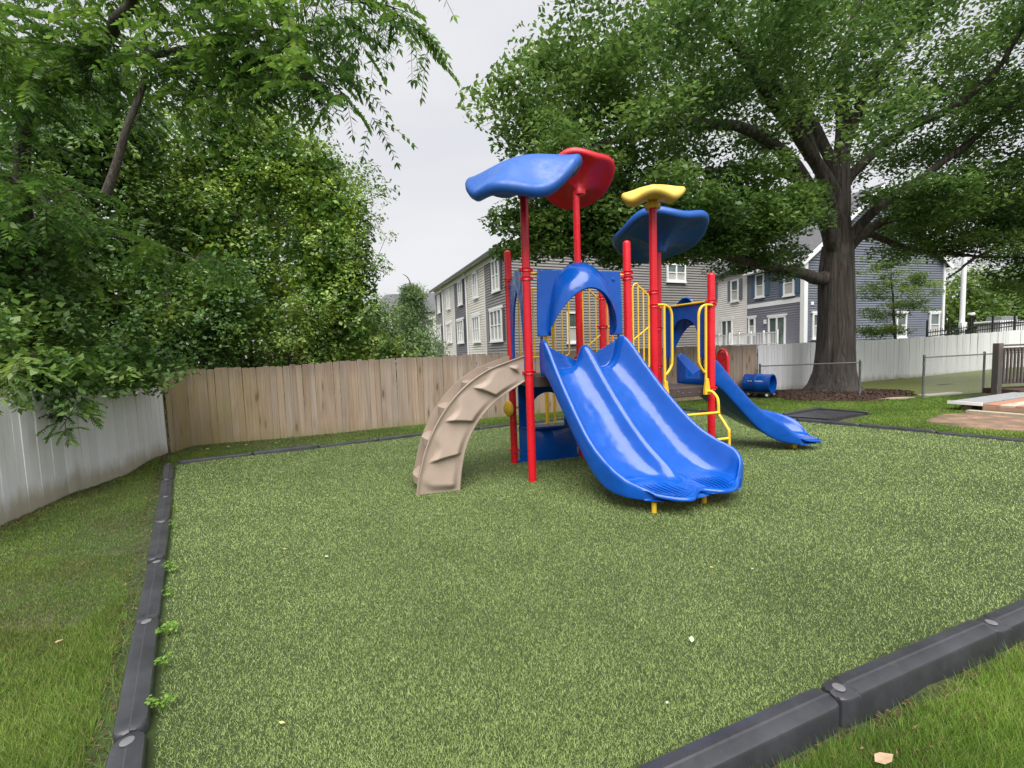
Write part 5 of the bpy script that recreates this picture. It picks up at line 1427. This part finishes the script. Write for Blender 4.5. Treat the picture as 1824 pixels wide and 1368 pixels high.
def chain_link(label, a, b, ha, hb, pitch=.085):
    """a, b: (x,y); ha, hb: heights above the ground at either end"""
    a = np.array(a); b = np.array(b); L = np.linalg.norm(b - a); d = (b - a) / L
    za, zb = float(ground_z(*a)), float(ground_z(*b))
    root = thing('chain_link_fence', label, 'fence', (a[0], a[1], za), 'chain link fences')
    q = lambda u, f_: V3(a[0] + d[0] * u, a[1] + d[1] * u, (za + (zb - za) * u / L) + .03 + f_ * ((ha + (hb - ha) * u / L) - .03))
    MB().tube([q(0, 1), q(L, 1)], .021, 10).build('top_rail', M['dull_steel'], root)
    mb = MB(); H = (ha + hb) / 2; k = int(L / pitch)
    for s in (-1, 1):
        u = -H if s > 0 else 0.
        while u < L + (H if s < 0 else 0):
            f0 = 0.; f1 = 1.; u0, u1 = u, u + s * H
            def cut(u_): return (u_ - u0) / (u1 - u0)
            lo, hi = 0., 1.
            for lim in (0., L):
                t = cut(lim)
                if s > 0:
                    if lim == 0: lo = max(lo, t)
                    else: hi = min(hi, t)
                else:
                    if lim == 0: hi = min(hi, t)
                    else: lo = max(lo, t)
            if hi - lo > .02: mb.tube([q(u0 + (u1 - u0) * lo, lo), q(u0 + (u1 - u0) * hi, hi)], .0019, 3, caps=False)
            u += pitch
    mb.build('wire_mesh', M['dull_steel'], root, smooth=False)
    for u in np.arange(.0, L + .01, max(L / max(1, round(L / 2.6)), .5)):
        MB().lathe([(.032, -.1), (.032, (ha + (hb - ha) * u / L) + .05), (.036, (ha + (hb - ha) * u / L) + .055), (.03, (ha + (hb - ha) * u / L) + .09), (0, (ha + (hb - ha) * u / L) + .10)], 12, q(u, 0) - Z3 * .03).build('fence_post', M['dull_steel'], root)
    for f_ in (.15, .5, .85):
        for u in (.0, L):
            MB().lathe([(.040, -.02), (.040, .02)], 10, q(u, f_)).build('tension_band', M['dull_steel'], root)
    return root
chain_link('chain link fence in front of the oak trunk', (9.2, 16.2), (11.32, 14.2), 1.07, 1.18)
chain_link('chain link fence right of the gate gap running past the dark railing', (12.83, 13.6), (18.2, 15.1), 1.30, 1.28)

# blue barrel tunnel on a small wheeled frame
bt = thing('barrel_tunnel', 'blue plastic barrel lying on wheeled frame before wooden fence', 'barrel', (8.75, 15.55, 0))
bd = V3(.62, -.78, 0); bd /= np.linalg.norm(bd); bn = V3(-bd[1], bd[0], 0); bc = V3(8.78, 15.5, .46)
prof = [(.29, -.45), (.335, -.45), (.345, -.42), (.335, -.38), (.335, -.12), (.345, -.10), (.345, .10), (.335, .12), (.335, .38), (.345, .42), (.335, .45), (.29, .45)]
G = [[bc + bn * r_ * math.cos(t) + Z3 * r_ * math.sin(t) + bd * s for t in np.linspace(0, 2 * np.pi, 28, endpoint=False)] for r_, s in prof]
MB().grid(G, cu=True, cv=True).build('barrel', M['blue'], bt, angle=40)
for s in (-1, 1):
    MB().bar(bc + bn * .27 * s - bd * .5 - Z3 * .30, bc + bn * .27 * s + bd * .5 - Z3 * .30, .04, .05).build('frame_bar', M['black'], bt, smooth=False)
    for e in (-.38, .38):
        w = bc + bn * .31 * s + bd * e - Z3 * .37
        wo = MB().lathe([(.03, -.025), (.085, -.025), (.09, 0), (.085, .025), (.03, .025)], 18, w, (bd, Z3, bn)).build('wheel', M['black'], bt)
        MB().lathe([(.0, -.03), (.045, -.03), (.045, .03), (0, .03)], 12, w, (bd, Z3, bn)).build('hub', M['white_paint'], wo)
# faded lettering on the barrel: illegible pale dashes as in the photograph
for i, (s, l_) in enumerate(((-.22, .05), (-.14, .04), (.02, .06), (.09, .05), (.16, .06), (.22, .03))):
    th_ = math.radians(192)
    MB().box(bc + (-bn) * 0 + bd * s + (bn * math.cos(th_) + Z3 * math.sin(math.radians(18))) * .338 * 1.02, (l_, .006, .035), (bd, bn, Z3)).build('lettering', M['white_paint'], bt, smooth=False)

# red arch beyond the turf
ra = thing('red_arch', 'slim red metal arch standing at far edge of turf behind the slide', 'play arch', (5.62, 11.7, 0))
pts = lambda off: [(5.58 + off[0], 11.95 + off[1], -.1)]
for k_, (x_, y_) in enumerate(((5.60, 11.98), (5.68, 11.55))): pass
A0, A1 = V3(5.62, 11.95, 0), V3(5.68, 11.50, 0); ad = A1 - A0; Ln = np.linalg.norm(ad); ad /= Ln
path = [A0 + Z3 * -.1, A0 + Z3 * 1.45] + [A0 + ad * (Ln / 2 - Ln / 2 * math.cos(t)) + Z3 * (1.5 + .24 * math.sin(t)) for t in np.linspace(.15, np.pi - .15, 9)] + [A1 + Z3 * 1.45, A1 - Z3 * .1]
G = []
an = V3(-ad[1], ad[0], 0)
for p_ in path: G.append([p_ + an * .05 + ad * .0, p_ - an * .05])
MB().tube(path, .034, 10).build('frame', M['red'], ra)
MB().prism([(.04, .55), (Ln - .04, .55), (Ln - .04, 1.45)] + [(Ln / 2 + (Ln / 2 - .04) * math.cos(t), 1.48 + .20 * math.sin(t)) for t in np.linspace(.2, np.pi - .2, 7)] + [(.04, 1.45)], A0, ad, Z3, an, .02).build('panel', M['red'], ra, smooth=False)

# black access ramp laid against the border
rp = V3(7.35, 10.1, 0); q_ = V3(9.0, 11.0, 0); ed = (q_ - rp) / np.linalg.norm(q_ - rp); en = V3(-ed[1], ed[0], 0)
ramp_root = thing('access_ramp', 'black rubber access ramp lying at right border of the turf', 'ramp', tuple(rp))
gz = float(ground_z(8.4, 11.0))
MB().add([V3(6.75, 10.95, gz + .07), V3(7.35, 10.12, gz + .10), V3(9.0, 11.05, gz + .05), V3(8.4, 11.9, gz + .05), V3(6.75, 10.95, gz - .05), V3(7.35, 10.12, gz - .05), V3(9.0, 11.05, gz - .05), V3(8.4, 11.9, gz - .05)],
         [(0, 1, 2, 3), (7, 6, 5, 4), (0, 4, 5, 1), (1, 5, 6, 2), (2, 6, 7, 3), (3, 7, 4, 0)]).build('ramp_plate', M['edging'], ramp_root, smooth=False)
MB().bar(V3(6.9, 11.05, gz + .05), V3(8.45, 11.95, gz + .05), .10, .13).build('ramp_kerb', M['edging'], ramp_root, bevel=.015)
MB().bar(V3(8.35, 11.9, gz + .045), V3(9.0, 11.0, gz + .045), .08, .10).build('ramp_kerb', M['edging'], ramp_root, bevel=.015)

# low boarded platform on the bare earth
pf = thing('wooden_platform', 'low boarded platform of grey and reddish planks on bare earth', 'platform', (13, 10.5, 0))
c0 = V3(11.40, 11.35, 0); e1 = V3(.95, .40, 0); e1 /= np.linalg.norm(e1); e2 = V3(-.40, -.95, 0); e2 = V3(-.52, -.85, 0); e2 /= np.linalg.norm(e2)
zt = .17; run = 5.0
pw, mats = .30, ['grey_board', 'red_board', 'pale_board', 'red_board', 'pale_board', 'pale_board', 'grey_board', 'red_board', 'pale_board']
pm = {}
for i, mt in enumerate(mats):
    w_ = .62 if i == 0 else .27
    off_ = 0 if i == 0 else .64 + .285 * (i - 1)
    ax = (e1, V3(-e1[1], e1[0], 0), Z3)
    c_ = c0 + e2 * (off_ + w_ / 2) + e1 * (run / 2 + random.uniform(-.03, .03) + (.0 if i else -.06))
    # boards lie side by side across e2
    side = V3(e1[1], -e1[0], 0)
    if mt not in pm: pm[mt] = 0
    cc = c0 + side * (off_ + w_ / 2) + e1 * (run / 2 + random.uniform(-.04, .04)) + Z3 * (zt + (.012 if i == 0 else random.uniform(-.006, .006)))
    MB().box(cc, (run, w_, .04), (e1, side, Z3)).build('plank', M[mt], pf, smooth=False, bevel=.005)
side = V3(e1[1], -e1[0], 0)
MB().box(c0 + side * .31 + e1 * -.03 + Z3 * (zt + .005), (.05, .66, .075), (e1, side, Z3)).build('edge_strip', M['white_paint'], pf, smooth=False)
MB().box(c0 + side * 1.75 + e1 * -.02 + Z3 * (zt - .09), (.045, 2.2, .14), (e1, side, Z3)).build('fascia_board', M['red_board'], pf, smooth=False)
for s in (.3, 1.2, 2.1, 2.9):
    MB().box(c0 + side * s + e1 * .25 + Z3 * .02, (.35, .2, .22), (e1, side, Z3)).build('bearer', M['rail_wood'], pf, smooth=False)
MB().box(c0 + side * 1.0 + e1 * -.22 + Z3 * -.0, (.22, 1.1, .07), (e1, side, Z3)).build('doorstep_board', M['pale_board'], pf, smooth=False)

# dark slatted railing
dr = thing('slatted_railing', 'dark grey wooden railing with upright slats at right edge', 'railing', (14.45, 13.0, 0))
g0 = float(ground_z(14.45, 13)); a0 = V3(14.45, 13.0, g0); rd = V3(1, .12, 0); rd /= np.linalg.norm(rd); rn = V3(-rd[1], rd[0], 0)
MB().box(a0 + Z3 * .72, (.16, .16, 1.9), (rd, rn, Z3)).build('railing_post', M['rail_wood'], dr, smooth=False, bevel=.006)
MB().box(a0 + rd * 3.6 + Z3 * .8, (.14, .14, 1.9), (rd, rn, Z3)).build('railing_post', M['rail_wood'], dr, smooth=False, bevel=.006)
MB().box(a0 + rd * 1.9 + Z3 * 1.60, (3.7, .15, .05), (rd, rn, Z3)).build('handrail', M['rail_wood'], dr, smooth=False)
MB().box(a0 + rd * 1.9 + Z3 * 1.47, (3.6, .05, .12), (rd, rn, Z3)).build('upper_rail', M['rail_wood'], dr, smooth=False)
MB().box(a0 + rd * 1.9 + Z3 * .52, (3.6, .06, .14), (rd, rn, Z3)).build('lower_rail', M['rail_wood'], dr, smooth=False)
slat = MB().box((0, 0, .5), (.045, .04, 1.0)).mesh('slat', M['rail_wood'], smooth=False)
for i in range(28):
    o = add_obj('slat', slat, dr, tuple(a0 + rd * (.16 + i * .125) + Z3 * .5 - wloc(dr) - rn * .045)); o.rotation_euler = (0, 0, math.atan2(rd[1], rd[0]))
gravel_p = MB().box(a0 + rd * 1.9 + Z3 * .22, (3.5, .9, .16), (rd, rn, Z3)).build('planter_bed', M['mulch'], dr, smooth=False)

# stepping slab on the olive lawn
st = MB().box(V3(14.2, 14.45, float(ground_z(14.2, 14.4)) + .03), (1.7, .28, .05), ((.96, .27, 0), (-.27, .96, 0), (0, 0, 1))).build('path_slab', simple('pale_concrete', (.42, .40, .36), .8, .15, 8), smooth=False, bevel=.01)
tag(st, 'narrow pale concrete slab lying on olive lawn before the railing', 'slab')
st2 = MB().prism([(-.75, -.12), (.3, -.16), (.8, .02), (.4, .15), (-.6, .12)], V3(11.95, 13.75, float(ground_z(11.9, 13.7)) + .03), (1, 0, 0), (0, 1, 0), (0, 0, 1), .04).build('path_slab', simple('sandy_concrete', (.36, .31, .22), .85, .2, 8), smooth=False)
tag(st2, 'sandy worn slab at the gap between the chain link fences', 'slab')

# utility pole, black metal fence, kiosk, camera pole behind the right white fence
up_ = thing('utility_pole', 'white utility pole behind the right white fence', 'pole', (30.8, 30, 0))
MB().lathe([(.15, 0), (.135, 5), (.12, 9.0), (0, 9.02)], 16, V3(30.8, 30, 0)).build('shaft', M['white_paint'], up_)
MB().box((30.6, 29.75, 2.6), (.35, .25, .5)).build('meter_box', M['white_paint'], up_, smooth=False, bevel=.02)
M['black_metal'] = simple('black_metal', (.012, .012, .013), .5, .2)
bf = thing('metal_railing', 'black metal railing on the slope behind the right white fence', 'railing', (22, 23, 0))
f0, f1 = V3(21.8, 23, 0), V3(27.5, 23, 0)
for s in np.linspace(0, 1, 6):
    p_ = f0 + (f1 - f0) * s; MB().box(p_ + Z3 * (1.5 + .15 * s), (.06, .06, 2.6)).build('railing_post', M['black_metal'], bf, smooth=False)
for z0_, z1_ in ((2.15, 2.7), (1.95, 2.45)):
    MB().bar(f0 + Z3 * z0_, f1 + Z3 * z1_, .05, .05).build('rail', M['black_metal'], bf, smooth=False)
rod = MB().box((0, 0, .6), (.018, .018, 1.2)).mesh('railing_rod', M['black_metal'], smooth=False)
for i in range(46):
    s = (i + .5) / 46; p_ = f0 + (f1 - f0) * s; add_obj('railing_rod', rod, bf, tuple(p_ + Z3 * (1.1 + .5 * s) - wloc(bf)))
cp = thing('camera_pole', 'small white security camera on black pole above white fence', 'camera', (24.6, 23.4, 0))
MB().lathe([(.035, 0), (.035, 3.05), (0, 3.06)], 10, V3(24.6, 23.4, 0)).build('pole', M['black_metal'], cp)
MB().lathe([(.0, 0), (.07, .02), (.085, .10), (.06, .16), (0, .17)], 14, V3(24.55, 23.35, 2.98)).build('camera_head', M['white_paint'], cp)
MB().bar(V3(24.6, 23.4, 3.02), V3(24.25, 23.3, 3.08), .09, .09).build('camera_arm', M['white_paint'], cp)
kk = thing('kiosk', 'small white slatted kiosk behind right end of white fence', 'kiosk', (27.3, 24.5, 0))
MB().box((27.3, 24.5, 1.25), (1.3, 1.2, 2.5)).build('wall', M['white_paint'], kk, smooth=False)
MB().box((27.3, 24.5, 2.62), (1.55, 1.4, .12)).build('roof', M['white_paint'], kk, smooth=False, bevel=.03)
MB().box((27.35, 24.5, 2.80), (.9, .8, .22)).build('roof_vent', M['dull_steel'], kk, smooth=False, bevel=.03)
for i in range(9): MB().box((26.72 + i * .145, 23.885, 1.9), (.05, .03, 1.2)).build('slat', M['white_paint'], kk, smooth=False)

# ---- weeds along the border, fallen leaves
def weed(p, n, r, label):
    root = thing('weed', label, 'weed', tuple(p), 'weeds along the left turf border')
    lv = []; mb = MB()
    for _ in range(n):
        a = RNG.uniform(0, 2 * np.pi); L = RNG.uniform(.4, 1) * r; e = p + V3(math.cos(a) * L, math.sin(a) * L, RNG.uniform(.03, .10))
        mb.tube([p, (p + e) / 2 + Z3 * .03, e], [.002, .002, .0015], 4, caps=False)
        for k_ in range(3):
            b = a + (k_ - 1) * 1.3; q_ = e + V3(math.cos(b), math.sin(b), .1) * .018
            lv.append(leaf_quads(q_[None, :], .021, .8, 2.5, 0))
    mb.build('stem', M['weed_leaf'], root); add_obj('leaves', raw_mesh('leaves', np.vstack(lv) - p, 4, M['weed_leaf']), root)
inner = np.array([.802, .597]) * .10
for i, (t, n_, r_, lb) in enumerate(((.15, 14, .09, 'largest bright green weed by the nearest joint of left border'), (.55, 8, .06, 'small weed just beyond the nearest border joint'), (.95, 18, .10, 'bushy weed by the second border timber'), (1.6, 7, .06, 'sparse weed halfway along second border timber'), (2.1, 14, .08, 'weed cluster near third border joint'), (3.4, 5, .05, 'tiny weed by the fourth border timber'), (4.1, 8, .06, 'small pale weed near the fifth border timber'))):
    b = np.array([-1.93, 2.05]) + dl * t + inner; weed(V3(b[0], b[1], -.005), n_, r_ * .65, lb)

M['dry_leaf'] = simple('dry_leaf', (.36, .25, .16), .8, .25, 30)
M['pale_leaf'] = simple('pale_leaf', (.46, .50, .34), .7, .2, 30)
M['yellow_leaf'] = simple('yellowed_leaf', (.50, .42, .16), .7, .2, 30)
def fallen(p, size, mat, label, group=None, yaw=None):
    yaw = RNG.uniform(0, 6.28) if yaw is None else yaw
    c, s = math.cos(yaw), math.sin(yaw); pts = []
    out = [(-.5, 0, .0), (-.25, .22, .10), (.1, .26, .06), (.5, 0, .12), (.12, -.24, .10), (-.22, -.22, .02)]
    v = [(0, 0, .02)] + out
    W = [(p[0] + (x * c - y * s) * size, p[1] + (x * s + y * c) * size, p[2] + z * size) for x, y, z in v]
    mb = MB().add(W, [(0, i + 1, (i + 1) % 6 + 1) for i in range(6)])
    o = mb.build('fallen_leaf', mat, smooth=False); o.data.transform(Matrix.Translation(-Vector(p))); o.location = p
    tag(o, label, 'leaf', group or 'fallen leaves on the ground'); return o
fallen((1.58, 1.80, float(ground_z(1.58, 1.8)) + .06), .10, M['dry_leaf'], 'large tan dry leaf on grass at bottom right', yaw=.2)
fallen((1.07, 2.62, .02), .055, M['pale_leaf'], 'pale green leaf alone on turf near picture bottom right', yaw=1.2)
fallen((-3.3, 3.0, float(ground_z(-3.3, 3.0)) + .05), .05, M['dry_leaf'], 'small tan leaf on mossy lawn left of border', yaw=.5)
spots = []
while len(spots) < 16:
    x_, y_, _ = polar_scatter(1, 2.2, 11.5, math.radians(-45), math.radians(48), 1.3); x_, y_ = float(x_[0]), float(y_[0])
    if inside_turf(x_, y_, .3): spots.append((x_, y_))
spots.sort(key=lambda q: q[1])
ORD = ['nearest', 'second nearest', 'third nearest', 'fourth nearest', 'fifth nearest', 'sixth nearest', 'seventh nearest', 'eighth nearest', 'ninth nearest', 'tenth nearest', 'eleventh nearest', 'twelfth nearest', 'thirteenth nearest', 'fourteenth nearest', 'fifteenth nearest', 'sixteenth nearest']
for i, (x_, y_) in enumerate(spots):
    fallen((x_, y_, float(turf_z(x_, y_)) + .022), RNG.uniform(.025, .045), M['pale_leaf'] if i % 3 else M['yellow_leaf'],
           '%s small leaf, %s to the picture bottom among those on turf' % ('pale' if i % 3 else 'yellowish', ORD[i]), 'small leaves scattered on the turf')
for i, p_ in enumerate(((-6.5, 9.2), (-6.2, 9.4), (-5.9, 9.55), (-5.3, 9.65))):
    fallen((p_[0], p_[1], float(ground_z(*p_)) + .06), .09, M['yellow_leaf'] if i != 1 else M['dry_leaf'], ['yellow leaf lying nearest the fence corner', 'tan leaf second from the fence corner', 'yellow leaf third from fence corner on back grass strip', 'yellow leaf farthest from corner on back grass strip'][i])

# dry litter along the borders and the foot of the white fence
n = 1300
t = RNG.uniform(-1.2, 8.6, n); lit = np.array([-1.93, 2.05]) + np.outer(t, dl) + np.outer(RNG.uniform(.06, .30, n) ** 1.3, [-.802, -.597]) + np.array([-.802, -.597]) * .06
t2 = RNG.uniform(-1.5, 7.0, n); lit2 = np.array([1.58, 2.13]) - np.outer(t2, df) + np.outer(.09 + RNG.uniform(0, 1, n) ** 2 * .28, [.3505, -.9366])
yy = RNG.uniform(4.5, 9.1, 1800); lit3 = np.stack([np.interp(yy, WL[:, 1], WL[:, 0]) + .03 + RNG.uniform(0, 1, 1800) ** 2 * .35, yy], 1)
ff = RNG.uniform(0, 1, 900); lit4 = np.stack([-7.2 + ff * 3.2, 9.75 + ff * 1.25 - RNG.uniform(0, 1, 900) ** 2 * .5], 1)
q_ = np.vstack([lit, lit2, lit3, lit4]); q_ = np.column_stack([q_, ground_z(q_[:, 0], q_[:, 1]) + RNG.uniform(.005, .03, len(q_))])
M['litter'] = leaf_mat('dry_litter', [(0, (.05, .032, .018)), (.6, (.11, .07, .04)), (1, (.24, .16, .09))], .85, .1, 3, .2)
tag(add_obj('leaf_litter', raw_mesh('leaf_litter', leaf_quads(q_, .035, .25, 1.6), 4, M['litter'])), 'dry brown leaf litter along borders and fence foot', 'litter', kind='stuff')
